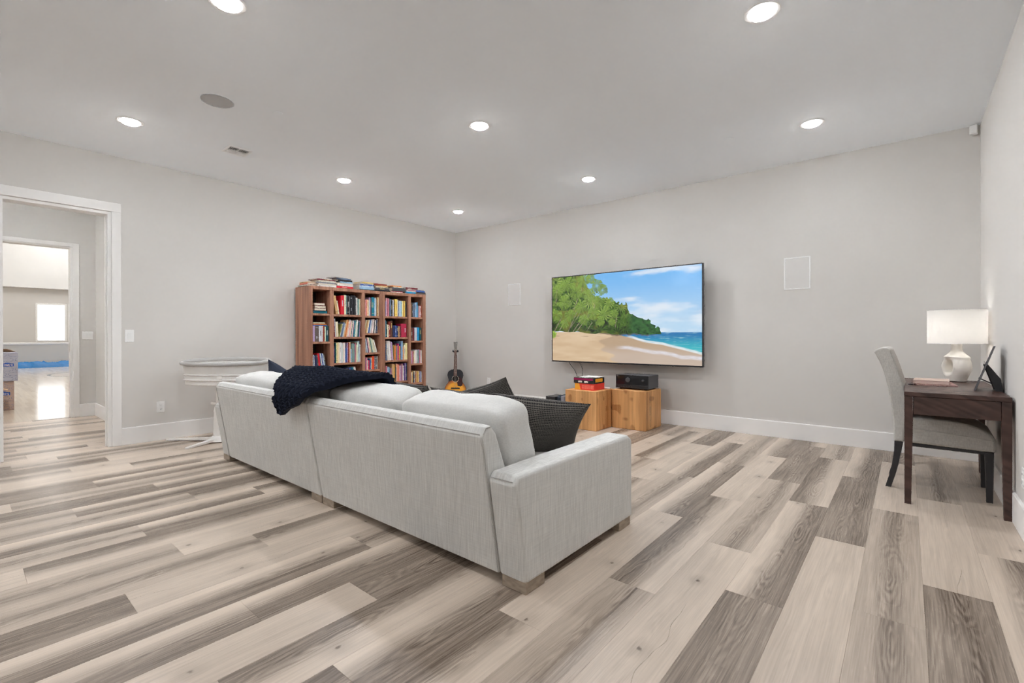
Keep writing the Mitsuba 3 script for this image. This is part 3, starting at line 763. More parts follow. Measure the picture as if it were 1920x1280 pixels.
    for x0, y0, x1, y1, w in ((0.125, 0.66, 0.215, 0.36, 0.0045), (0.13, 0.64, 0.27, 0.33, 0.003), (0.165, 0.655, 0.26, 0.45, 0.0042), (0.19, 0.655, 0.29, 0.46, 0.0042), (0.015, 0.65, 0.075, 0.48, 0.0045),
                              (0.055, 0.64, 0.11, 0.50, 0.004), (0.27, 0.65, 0.31, 0.55, 0.003), (0.325, 0.40, 0.345, 0.16, 0.003), (0.17, 0.40, 0.255, 0.08, 0.0035), (0.43, 0.60, 0.455, 0.50, 0.0025),
                              (0.475, 0.61, 0.485, 0.48, 0.003), (0.03, 0.30, 0.035, 0.14, 0.004)):
        t = dr.clip(((x - x0) * (x1 - x0) * A * A + (y - y0) * (y1 - y0)) / ((x1 - x0) ** 2 * A * A + (y1 - y0) ** 2), 0, 1)
        dd = dr.sqrt(dr.square((x - x0 - t * (x1 - x0)) * A) + dr.square(y - y0 - t * (y1 - y0)))
        tr = dr.maximum(tr, smoothstep(w * 1.7, w * 0.9, dd))
    veg = mix(veg, mix(C(96, 84, 66), C(176, 166, 140), noise(x * 160, y * 60, 2.0)), tr * 0.9)
    col = dr.select(inside, veg, col)
    # single palm crowns with drooping fronds, some against the sky
    for q, (cx, cy, R_) in enumerate(((0.30, 0.045, 0.085), (0.245, 0.06, 0.11), (0.345, 0.135, 0.095), (0.385, 0.19, 0.075), (0.13, 0.09, 0.12), (0.04, 0.16, 0.12), (0.19, 0.20, 0.11), (0.285, 0.25, 0.10),
                                      (0.09, 0.31, 0.11), (0.36, 0.32, 0.09), (0.23, 0.37, 0.10), (0.03, 0.45, 0.10), (0.44, 0.325, 0.06), (0.315, 0.44, 0.09), (0.14, 0.46, 0.09), (0.41, 0.43, 0.075),
                                      (0.25, 0.52, 0.085), (0.37, 0.54, 0.075), (0.47, 0.46, 0.06), (0.10, 0.56, 0.07), (0.45, 0.55, 0.055))):
        dx, dy = (x - cx) * A, y - cy
        rr = dr.sqrt(dx * dx + dy * dy) + 1e-5
        dy2 = dy - 2.2 * dx * dx / R_ * 0.35
        ang = dr.atan2(dy2, dx) / (2 * math.pi) * 15 + q * 0.37
        fi = dr.floor(ang)
        ln = R_ * (0.62 + 0.38 * cell_rand(fi, q, 3))
        fr = dr.abs(ang - fi - 0.5) * 2
        wid = 0.75 * smoothstep(0.0, 0.35, rr / ln) + 0.25
        m_ = smoothstep(1.0, 0.72, fr / wid) * smoothstep(1.0, 0.90, rr / ln) * dr.select(dy > R_ * 0.85, mi.Float(0.0), mi.Float(1.0))
        feather = 0.72 + 0.28 * noise(rr * 260, fi, 2.0)
        lit = dr.clip(0.42 + 0.55 * cell_rand(fi, q, 8) - 2.6 * dy + 0.25 * (1 - fr), 0, 1)
        pc = mix(C(24, 42, 14), C(132, 168, 62), lit) * feather
        pc = mix(pc, C(190, 205, 120), smoothstep(0.25, 0.0, fr) * 0.35 * lit)
        col = mix(col, pc, m_ * 0.95)
    rocks = smoothstep(0.013, 0.006, dr.abs(y - bot - 0.006) + 0.008 * noise(x * 60, 3.0, 2.0)) * smoothstep(0.34, 0.40, x) * smoothstep(0.75, 0.72, x)
    col = mix(col, C(92, 84, 70), rocks * 0.8)
    bush = smoothstep(0.055, 0.04, dr.sqrt(dr.square((x - 0.005) * 1.5) + dr.square(y - 0.685)) + 0.012 * noise(x * 90, y * 90, 2.0))
    col = mix(col, mix(C(96, 140, 40), C(176, 206, 90), noise(x * 80, y * 80, 4.0)), bush)
    drift = smoothstep(0.004, 0.002, dr.abs(y - 0.70 - 0.02 * noise(x * 12, 1.0, 6.0))) * smoothstep(0.55, 0.75, noise(x * 22, 3.0, 3.0)) * smoothstep(0.4, 0.3, x)
    col = mix(col, C(120, 96, 74), drift * 0.7)
    return col * SCREEN
sx0, sx1, sz0, sz1 = TX0 + bz, TX1 - bz, TZ0 + bz + 0.006, TZ1 - bz
scene[k + '__screen'] = {'type': 'rectangle', 'to_world': T().translate([(sx0 + sx1) / 2, TY - 0.0015, (sz0 + sz1) / 2]).rotate([1, 0, 0], 90).scale([(sx1 - sx0) / 2, (sz1 - sz0) / 2, 1]),
                         'bsdf': {'type': 'ref', 'id': 'm_black_gloss'}, 'emitter': {'type': 'area', 'radiance': proc(beach_fn)}}

# ------------------------------------------------------------------ the oak cubes and what stands on them
k = thing('oak_cube', 'left oak block table with two game boxes on top', 'side table')
put('body', box(-3.29, -2.848, 4.948, 5.39, 0.0, 0.477, 0.006), 'm_oak', k)
k = thing('oak_cube', 'right oak block table under the black receiver', 'side table')
put('body', box(-2.836, -2.386, 5.318, 5.775, 0.0, 0.477, 0.006), 'm_oak', k)
put('crack', cat(*[box(-2.387, -2.3855, 5.44, 5.446, z, z + 0.12, 0) for z in (0.03, 0.17, 0.33)]), 'm_espresso', k)
rx0, rx1, ry0, ry1, rz0, rz1 = -2.835, -2.403, 5.425, 5.735, 0.492, 0.655
k = thing('receiver', 'black audio receiver on the right oak block below the television', 'receiver')
put('chassis', box(rx0, rx1, ry0 + 0.012, ry1, rz0, rz1, 0.003), 'm_dark_gray', k)
put('front_panel', box(rx0, rx1, ry0, ry0 + 0.014, rz0 + 0.045, rz1, 0.003), 'm_black_gloss', k)
put('control_strip', box(rx0, rx1, ry0 - 0.002, ry0 + 0.014, rz0, rz0 + 0.045, 0.003), 'm_black_satin', k)
def knob(x, z, r, d=0.02):
    m = lathe([(0, 0), (r, 0), (r, d - 0.003), (r - 0.003, d), (0, d)], 28)
    return xf(m, mv(x, ry0, z) @ rot(90, [1, 0, 0]))
put('volume_knob', knob(-2.665, rz0 + 0.105, 0.030), 'm_dark_gray', k, 40, label='large round volume knob')
put('input_knob', knob(-2.465, rz0 + 0.105, 0.014), 'm_dark_gray', k, 40)
put('display', box(-2.62, -2.50, ry0 - 0.001, ry0 + 0.001, rz0 + 0.085, rz0 + 0.125, 0.0), 'm_black_gloss', k)
for i in range(6):
    put('button', box(-2.80 + i * 0.035, -2.785 + i * 0.035, ry0 - 0.005, ry0, rz0 + 0.016, rz0 + 0.023, 0.001), 'm_dark_gray', k)
put('logo', box(-2.822, -2.795, ry0 - 0.0006, ry0, rz1 - 0.017, rz1 - 0.011), 'm_metal', k)
for fx in (rx0 + 0.05, rx1 - 0.05):
    for fy in (ry0 + 0.05, ry1 - 0.05):
        put('foot', xf(lathe([(0, 0), (0.02, 0), (0.022, 0.015), (0, 0.015)], 20), mv(fx, fy, 0.477)), 'm_black', k, 40)
# game boxes
bx0, bx1, by0, by1 = -3.195, -2.915, 5.025, 5.275
mat('m_red', lin(222, 62, 52), 0.4, 0.4); mat('m_yellow', lin(240, 170, 55), 0.4, 0.4); mat('m_magenta', lin(140, 25, 75), 0.4, 0.4)
mat('m_letter', lin(240, 225, 215), 0.5, 0.3); mat('m_letter_gold', lin(245, 195, 90), 0.5, 0.3)
k = thing('game_box', 'red and yellow board game box, lower of the two on the left oak block', 'game box')
put('body', box(bx0, bx1, by0, by1, 0.477, 0.558, 0.002), 'm_red', k)
put('yellow_panel', prism_y([(bx0 + 0.002, 0.479), (bx0 + 0.085, 0.479), (bx0 + 0.065, 0.556), (bx0 + 0.002, 0.556)], by0 - 0.0008, by0 + 0.001), 'm_yellow', k)
bars = [(0.105 + 0.021 * i, 0.013 if i % 3 else 0.016) for i in range(8)]
put('printed_title', cat(*[box(bx0 + a_, bx0 + a_ + w_, by0 - 0.0008, by0 + 0.0005, 0.492, 0.540) for a_, w_ in bars]), 'm_coral', k)
mat('m_coral', lin(250, 130, 110), 0.5, 0.3)
k = thing('game_box', 'black and magenta board game box, upper of the two on the left oak block', 'game box')
put('body', box(bx0 - 0.012, bx1 + 0.002, by0 - 0.006, by1 - 0.006, 0.5585, 0.628, 0.002), 'm_black_satin', k)
put('magenta_band', box(bx0 - 0.0125, bx1 - 0.018, by0 - 0.0066, by0 - 0.004, 0.597, 0.624, 0.0), 'm_magenta', k)
put('printed_title', cat(box(bx0 + 0.052, bx0 + 0.108, by0 - 0.0068, by0 - 0.005, 0.568, 0.590), box(bx0 + 0.138, bx0 + 0.194, by0 - 0.0068, by0 - 0.005, 0.568, 0.590)), 'm_letter', k)
put('side_label', box(bx1 + 0.001, bx1 + 0.0028, by0 + 0.02, by0 + 0.20, 0.575, 0.62, 0), 'm_yellow', k)
for i, (dx, a) in enumerate(((0.0, 4), (0.02, -6))):
    m = xf(box(-0.115, 0.115, -0.085, 0.085, 0, 0.006, 0.001), mv((bx0 + bx1) / 2 + 0.02 + dx, (by0 + by1) / 2 - 0.01, 0.6285 + i * 0.0062) @ rot(a, [0, 0, 1]))
    put('booklet', m, 'm_paper', None, label=('white booklet lying on the upper game box, lower of two', 'white booklet lying on the upper game box, topmost')[i], cat='booklet')
k = thing('controller', 'small white plastic device lying at the back of the left oak block', 'device')
put('body', rbox(-2.96, -2.87, 5.30, 5.345, 0.477, 0.497, 0.006, 10), 'm_plastic_white', k, 40)
# cables from the television down behind the left block
def bez(pts, n=24):
    from scipy.interpolate import CubicSpline
    p = np.array(pts, float)
    return CubicSpline(np.arange(len(p)), p)(np.linspace(0, len(p) - 1, n))
put('cable', tube(bez([(-3.86, 5.90, 0.80), (-3.83, 5.93, 0.70), (-3.74, 5.90, 0.62), (-3.62, 5.78, 0.52), (-3.50, 5.72, 0.40), (-3.45, 5.80, 0.10)]), 0.0035, 6), 'm_cable', None, True,
    label='thin dark cable under the television, left of two', cat='cable', group='television cables')
put('cable', tube(bez([(-3.72, 5.90, 0.80), (-3.66, 5.94, 0.70), (-3.62, 5.90, 0.60), (-3.58, 5.82, 0.50), (-3.42, 5.70, 0.38), (-3.38, 5.80, 0.10)]), 0.0035, 6), 'm_cable', None, True,
    label='thin dark cable under the television, right of two', cat='cable', group='television cables')
# black and white console standing on the floor by the left block
k = thing('subwoofer', 'black box speaker on the floor left of the oak blocks', 'speaker')
put('cabinet', box(-4.03, -3.865, 5.55, 5.82, 0.0, 0.272, 0.006), 'm_black_satin', k)
k = thing('storage_case', 'dark rounded case with a gray side beside the left oak block', 'case')
put('body', rbox(-3.81, -3.735, 5.50, 5.80, 0.0, 0.305, 0.035, 16), 'm_case_dark', k, 40)
put('gray_side', box(-3.733, -3.68, 5.50, 5.80, 0.0, 0.298, 0.006), 'm_speaker_gray', k)
mat('m_speaker_gray', lin(140, 138, 146), 0.6, 0.3); mat('m_case_dark', lin(34, 44, 56), 0.35, 0.4)

# ------------------------------------------------------------------ two bookcases on the left wall
BXF, BXB = -5.950, -6.352        # front and back of the bookcases
BTOP, BBASE, SH = 1.815, 0.0, 0.028
UNITS = [
    dict(y0=2.981, y1=4.088, label='walnut bookcase with three columns of shelves, left of the pair', posts=[(2.981, 3.020), (3.262, 3.316), (3.748, 3.797), (4.043, 4.088)],
         cells=[[1.456, 1.080, 0.729, 0.38, 0.09], [1.451, 1.141, 0.783, 0.44, 0.09], [1.445, 1.194, 0.911, 0.665, 0.40, 0.09]]),
    dict(y0=4.091, y1=4.908, label='walnut bookcase with two columns of shelves, right of the pair', posts=[(4.091, 4.135), (4.559, 4.611), (4.849, 4.908)],
         cells=[[1.450, 1.132, 0.784, 0.460, 0.09], [1.450, 1.075, 0.716, 0.411, 0.09]])]
for U in UNITS:
    k = thing('bookcase', U['label'], 'bookcase', 'walnut bookcases')
    n = len(U['posts'])
    for i, (a, b) in enumerate(U['posts']):
        put('side_panel' if i in (0, n - 1) else 'divider', box(BXB, BXF, a, b, 0.0, BTOP - 0.045 if 0 < i < n - 1 else BTOP - 0.0, 0.002), 'm_walnut', k)
    put('top', box(BXB, BXF + 0.001, U['posts'][0][1] + 0.0005, U['posts'][-1][0] - 0.0005, BTOP - 0.044, BTOP, 0.002), 'm_walnut', k)
    put('back_panel', box(BXB, BXB + 0.008, U['posts'][0][1], U['posts'][-1][0], 0.06, BTOP - 0.045), 'm_shelf_back', k)
    for i, zs in enumerate(U['cells']):
        ya, yb = U['posts'][i][1] + 0.0005, U['posts'][i + 1][0] - 0.0005
        for z in zs:
            put('shelf', box(BXB + 0.008, BXF - 0.004, ya, yb, z - SH, z, 0.002), 'm_walnut', k)
        put('plinth', box(BXF - 0.03, BXF - 0.012, ya, yb, 0.0, 0.06, 0.001), 'm_walnut', k)

CN = {  # colour words and their sRGB values
    'white': (232, 230, 226), 'cream': (232, 222, 192), 'pale gray': (205, 206, 214), 'gray': (140, 142, 148), 'dark gray': (70, 70, 74), 'black': (26, 26, 30), 'navy': (38, 48, 88), 'blue': (62, 92, 158),
    'light blue': (150, 186, 214), 'pale blue': (196, 212, 226), 'slate blue': (104, 122, 148), 'cyan': (40, 146, 196), 'teal': (22, 118, 140), 'dark teal': (22, 74, 84), 'sea green': (118, 150, 146),
    'mint': (206, 224, 206), 'green': (70, 120, 88), 'olive': (130, 128, 70), 'yellow': (236, 206, 110), 'pale yellow': (238, 230, 168), 'gold': (206, 160, 70), 'tan': (208, 168, 118), 'orange': (226, 140, 76),
    'peach': (236, 190, 156), 'orange-red': (226, 84, 48), 'salmon': (226, 132, 112), 'red': (196, 30, 46), 'crimson': (180, 44, 76), 'maroon': (104, 34, 44), 'pink': (226, 176, 182), 'pale pink': (236, 216, 212),
    'rose': (192, 118, 132), 'magenta': (176, 40, 104), 'lilac': (184, 160, 196), 'mauve': (156, 112, 140), 'purple': (92, 66, 128), 'brown': (96, 62, 50), 'red-brown': (136, 58, 44), 'taupe': (96, 84, 80)}
brnd = random.Random(5)
PAGE = np.array(lin(226, 218, 200))
def book_mesh(w, h, d, col, flat=False):
    """a book standing upright: spine towards +x at x = 0, thickness along y, height along z; (mesh, colours)"""
    c = np.array(lin(*CN[col]))
    t = min(0.0025, w * 0.16)
    parts, cols = [], []
    def add(m, cc):
        parts.append(m); cols.append(np.tile(cc, (len(m.vertices), 1)))
    add(box(-d, 0, -w / 2, -w / 2 + t, 0, h), c)
    add(box(-d, 0, w / 2 - t, w / 2, 0, h), c)
    # spine, slightly rounded
    ys = np.linspace(-w / 2 + t * 0.2, w / 2 - t * 0.2, 5)
    xs = 0.0022 * np.cos(np.linspace(-1.3, 1.3, 5))
    add(extr_z([(x, y) for x, y in zip(xs, ys)] + [(-t, ys[-1]), (-t, ys[0])], 0, h), c)
    add(box(-d + 0.004, -t, -w / 2 + t, w / 2 - t, 0.003, h - 0.004), PAGE)
    # a title block or bands on the spine
    kind = brnd.random()
    lum = c.mean()
    ink = np.array(lin(*brnd.choice([(240, 236, 225), (230, 200, 120), (220, 225, 235)]))) if lum < 0.25 else np.array(lin(*brnd.choice([(40, 44, 60), (150, 40, 40), (50, 80, 130), (90, 70, 50), (40, 90, 70)])))
    def band(z0, z1, f=0.62):
        add(box(0.0, 0.0028, -w / 2 * f, w / 2 * f, z0 * h, z1 * h), ink)
    ink = 0.55 * ink + 0.45 * c
    if w > 0.012:
        o = brnd.uniform(-0.12, 0.10)
        if kind < 0.28: band(0.46 + o, 0.78 + o, 0.34)
        elif kind < 0.45: band(0.12, 0.15, 0.8); band(0.50 + o, 0.78 + o, 0.28)
        elif kind < 0.60: band(0.86, 0.89, 0.8); band(0.26 + o, 0.42 + o, 0.28)
    m = cat(*parts)
    return m, np.vstack(cols)
def extr_z(poly, z0, z1):
    m = extr(sg.Polygon(poly), z1 - z0)
    m.vertices = m.vertices + [0, 0, z0]
    if m.volume < 0: m.invert()
    return m
def put_book(mesh, cols, M, label, group):
    m = xf(mesh, M)
    k = uniq('book')
    scene[k] = mikit.ply(m, 'm_vcol', color=cols)
    tag(k, label, 'book', group)
ORD = ['first', 'second', 'third', 'fourth', 'fifth', 'sixth', 'seventh', 'eighth', 'ninth', 'tenth', 'eleventh', 'twelfth', 'thirteenth', 'fourteenth', 'fifteenth', 'sixteenth', 'seventeenth', 'eighteenth',
       'nineteenth', 'twentieth', 'twenty-first', 'twenty-second', 'twenty-third', 'twenty-fourth']
SHN = ['top shelf', 'second shelf', 'third shelf', 'fourth shelf', 'fifth shelf']
def shelf_books(u, col, sh, items, fill=1.0, start=0.0, colname='', off=0):
    """items: (colour, width, height, lean degrees); widths are scaled to fill the cell"""
    U = UNITS[u]
    ya, yb = U['posts'][col][1] + 0.003, U['posts'][col + 1][0] - 0.003
    z = U['cells'][col][sh]
    zt = (U['cells'][col][sh - 1] - SH if sh else BTOP - 0.044) - z
    W = (yb - ya) * fill
    hs0 = [it[2] for it in items]
    hv = [hh * zt for hh in hs0]
    th = [math.radians(it[3]) for it in items]
    gaps, n = [0.0] * (len(items) + 1), len(items)
    for i in range(n):
        if th[i] > 0: gaps[i + 1] += hv[i] * max(0.0, math.sin(th[i]) - (math.sin(max(th[i + 1], 0)) if i + 1 < n else 0.0))
        if th[i] < 0: gaps[i] += hv[i] * max(0.0, math.sin(-th[i]) - (math.sin(max(-th[i - 1], 0)) if i else 0.0))
    sc = (W - sum(gaps)) / sum(it[1] / math.cos(t) for it, t in zip(items, th))
    y = ya + start * (yb - ya)
    for i, (c, w, hh, lean) in enumerate(items):
        h = hv[i]
        ww = w * sc * 0.985
        d = min(0.30, max(0.13, h * 0.72)) * brnd.uniform(0.92, 1.05)
        m, cc = book_mesh(ww, h, d, c)
        x = BXF - 0.022 - brnd.uniform(0, 0.018)
        y += gaps[i]
        foot = w * sc / math.cos(th[i])
        piv = y + foot if th[i] > 0 else y         # the lower corner on which it stands
        s_ = 1 if th[i] > 0 else -1
        M = mv(x, piv, z + 0.0006) @ rot(-lean, [1, 0, 0]) @ mv(0, -s_ * ww / 2, 0) if lean else mv(x, y + foot / 2, z + 0.0006)
        if lean > 0: M = mv(x, y + foot * 0.0 + ww * math.cos(th[i]), z + 0.0006) @ rot(-lean, [1, 0, 0]) @ mv(0, -ww / 2, 0)
        if lean < 0: M = mv(x, y + foot - ww * math.cos(th[i]), z + 0.0006) @ rot(-lean, [1, 0, 0]) @ mv(0, ww / 2, 0)
        size = 'thick' if ww > 0.034 else 'thin' if ww < 0.018 else 'slim' if ww < 0.024 else 'medium'
        lab = '%s %s book, %s from left on the %s of the %s' % (size, c, ORD[i + off], SHN[sh], colname)
        put_book(m, cc, M, lab, 'books on the %s of the %s' % (SHN[sh], colname))
        y += foot
COLN = {(0, 0): 'leftmost bookcase column', (0, 1): 'second bookcase column', (0, 2): 'middle bookcase column', (1, 0): 'fourth bookcase column', (1, 1): 'rightmost bookcase column'}
def SB_(u, col, sh, spec, fill=1.0, start=0.0, off=0):
    items = []
    for s in spec.split(','):
        f = s.strip().split(':')
        items.append((f[0], float(f[1]), float(f[2]) if len(f) > 2 else 0.8, float(f[3]) if len(f) > 3 else 0.0))
    shelf_books(u, col, sh, items, fill, start, COLN[(u, col)], off)
SB_(0, 0, 1, 'gray:5:.60,lilac:11:.60,taupe:24:.60,pale gray:19:.60,white:5:.60,red-brown:6:.60,cream:5:.56,mint:3:.58,dark teal:15:.60', 0.97)
SB_(0, 0, 2, 'pale blue:6:.52:-2,navy:5:.52:-2,pale gray:6:.55:-3,navy:13:.52:-5,dark gray:7:.54:-6,red:14:.60:-6,slate blue:5:.58:-8,white:6:.60:-8,blue:6:.60:-9,pale blue:7:.60:-9,dark gray:8:.56:-10', 0.86)
SB_(0, 1, 0, 'tan:8:.80:-9,cream:6:.58:-9', 0.235, 0.0)
SB_(0, 1, 0, 'red:17:.82,cream:9:.85,sea green:7:.85,black:11:.84,pale gray:4:.82,black:10:.84,dark gray:6:.86,black:9:.86,dark gray:5:.82,white:9:.76,sea green:6:.72,cream:8:.72', 0.73, 0.26, 2)
SB_(0, 1, 1, 'maroon:6:.80:-3,pale gray:6:.88:-3,cream:11:.74:-3', 0.185)
SB_(0, 1, 1, 'olive:7:.64:14,white:5:.66:14,slate blue:8:.72:12,pale gray:6:.66:12,tan:6:.84:12,orange:7:.86:11,peach:6:.78:10,white:8:.86:9,pink:5:.80:9,cream:5:.80:8,navy:6:.80:8,white:5:.82:7,rose:5:.74:7,teal:8:.82:6,mint:6:.76:5,white:7:.86:5,sea green:6:.80:4,dark teal:5:.74:4,lilac:6:.82:3', 0.80, 0.195, 3)
SB_(0, 1, 2, 'lilac:6:.62,navy:5:.72,dark teal:6:.84,pale yellow:7:.84,tan:4:.82,cream:10:.86,white:8:.86,pale gray:6:.84,mint:5:.80,pale pink:6:.84,white:7:.84,blue:8:.60:3,lilac:5:.84,red-brown:6:.82,peach:9:.86,light blue:6:.56,sea green:9:.80,sea green:7:.80,gray:6:.78,rose:5:.82,cream:6:.74,mint:7:.88,light blue:8:.90,white:8:.76')
SB_(0, 1, 3, 'white:10:.78:-8,gray:8:.80:-8,lilac:8:.80:-8,navy:6:.74:-8,white:7:.76:-8,pale gray:8:.82:-8,red:7:.78:-8,salmon:8:.80:-8,white:7:.80:-8,red:6:.80:-9,blue:10:.86:-9,teal:9:.88:-10,white:10:.88:-10', 0.90)
SB_(0, 2, 0, 'salmon:5:.70,pink:4:.72,salmon:6:.72,peach:9:.72,mint:4:.70,lilac:6:.82,dark gray:6:.80,teal:14:.84,cyan:5:.80,pale blue:8:.82,gray:5:.76,tan:5:.84,cream:4:.86')
SB_(0, 2, 1, 'cream:8:.86:11,tan:5:.84:11,cream:7:.88:10,blue:8:.90:10,pale blue:5:.86:9,white:8:.90:8,pale pink:8:.92:7,dark gray:6:.92:5,white:6:.86:4,navy:6:.90:3,white:6:.94:2', 0.97)
SB_(0, 2, 2, 'white:7:.92:-5,pale blue:8:.82:-8,navy:4:.84:-9,pink:7:.86:-10,cream:9:.88:-11,cream:6:.86:-12,sea green:5:.88:-13,cream:7:.88:-14,mint:6:.84:-15,cream:8:.80:-16,white:6:.76:-17', 0.88)
SB_(0, 2, 3, 'slate blue:8:.84,magenta:6:.82,pink:6:.80,white:8:.62,crimson:8:.62,blue:8:.72,cream:9:.80,orange-red:15:.88,navy:7:.86,pale gray:5:.86,black:8:.84,white:5:.86', 0.92)
SB_(0, 2, 4, 'dark gray:8:.80,cream:8:.72:-4,white:9:.66:-6,pale pink:9:.70:-4,pink:9:.72:-3,tan:8:.74,teal:14:.86:-3,dark teal:12:.84,taupe:9:.80', 0.95)
SB_(1, 0, 0, 'mint:6:.68,lilac:5:.70,pink:8:.86,rose:7:.84,gray:7:.84,slate blue:5:.80,black:9:.76,pale gray:5:.78,taupe:7:.76,yellow:15:.82,pale gray:5:.80,slate blue:5:.76,pale blue:9:.76,light blue:6:.74,pale yellow:7:.76,gold:9:.76,yellow:6:.76,dark gray:6:.70', 0.97)
SB_(1, 0, 1, 'light blue:8:.90,dark teal:9:.84,cream:8:.66,red-brown:9:.82,brown:11:.86,navy:12:.62,blue:11:.62,navy:10:.60,tan:5:.58,maroon:9:.58,crimson:14:.72,crimson:16:.72', 0.97)
SB_(1, 0, 2, 'navy:7:.74,slate blue:6:.76,white:8:.90:-4,white:8:.92:-5,pale pink:8:.90:-5,lilac:6:.88:-5,olive:6:.72,orange:7:.70,taupe:5:.76,gray:6:.66,rose:5:.70,magenta:7:.78,gold:7:.66,blue:5:.76,light blue:9:.90,orange:7:.62,cream:8:.72,pale yellow:12:.80')
SB_(1, 0, 3, 'pink:7:.78,rose:7:.82,pale blue:6:.74,light blue:9:.76,slate blue:5:.72,mauve:7:.70,tan:12:.90,gold:6:.86,dark gray:6:.72,peach:7:.90,salmon:9:.86,pink:7:.78,lilac:6:.80,mauve:7:.76,pink:5:.88,white:7:.78,purple:6:.90,pale gray:6:.92,navy:5:.90')
SB_(1, 1, 0, 'taupe:6:.68,tan:5:.70,dark gray:6:.66,slate blue:8:.66,navy:5:.62,light blue:12:.72,cyan:5:.74,gray:7:.56,rose:7:.54,pale pink:7:.58,red-brown:6:.60')
SB_(1, 1, 1, 'brown:12:.60,maroon:10:.60,pale gray:14:.60,cyan:16:.62,dark teal:11:.60', 0.90, 0.05)
SB_(1, 1, 2, 'pale pink:7:.62,lilac:6:.60,rose:8:.58,red-brown:5:.58,cream:8:.60,white:7:.64,pale gray:6:.62,white:7:.64,sea green:6:.64,lilac:7:.66,rose:6:.64,white:9:.62')
SB_(1, 1, 3, 'rose:7:.60,cream:6:.62,gold:7:.64,navy:6:.60,cream:8:.66,red-brown:6:.62,tan:8:.66,gold:7:.62,cream:7:.64,purple:6:.62,pale blue:7:.60')
# books lying flat
def flat_books(base, items, label_of, group, xc=None, front=True):
    """items: (colour, thickness, width along y, centre y, twist, depth) from the bottom; long side seen"""
    z = base
    for i, (c, t, w, yc, tw, d, pages) in enumerate(items):
        m, cc = book_mesh(t, w, d, c)
        # spine to the camera (+x), or the page edges when the book lies the other way round
        M0 = rot(90, [1, 0, 0])                       # height along -y..., thickness along z
        m2 = xf(m, M0)
        b = m2.bounds
        m2.apply_translation([-(b[0][0] + b[1][0]) / 2, -(b[0][1] + b[1][1]) / 2, -b[0][2]])
        if pages: m2 = xf(m2, rot(180, [0, 0, 1]))
        x = xc if xc is not None else BXF - 0.03 - d / 2
        M = mv(x, yc, z + 0.0004) @ rot(tw, [0, 0, 1])
        put_book(m2, cc, M, label_of(i, c), group)
        z += t + 0.0006
    return z
POS = ['bottom', 'second from bottom', 'third from bottom', 'fourth from bottom', 'fifth from bottom', 'sixth from bottom', 'topmost']
def pos(i, n): return 'topmost' if i == n - 1 else POS[i]
c0 = [('teal', 0.036, 0.190, 3.155, 0, 0.20, False), ('maroon', 0.034, 0.165, 3.145, 0, 0.24, True), ('maroon', 0.034, 0.160, 3.143, 2, 0.24, True), ('maroon', 0.034, 0.150, 3.138, -1, 0.24, True)]
flat_books(1.456, c0, lambda i, c: '%s book lying flat, %s on the top shelf, leftmost bookcase column' % (c, pos(i, 4)), 'books lying on the top shelf of the leftmost column', BXF - 0.16)
zt = 1.080 + (1.456 - SH - 1.080) * 0.605
c1 = [('blue', 0.012, 0.200, 3.145, 0, 0.20, False), ('orange', 0.016, 0.185, 3.150, 1, 0.18, False), ('cream', 0.018, 0.165, 3.140, -2, 0.18, False)]
flat_books(zt, c1, lambda i, c: '%s book lying flat, %s above upright books, leftmost bookcase column' % (c, pos(i, 3)), 'books lying on the upright ones', BXF - 0.15)
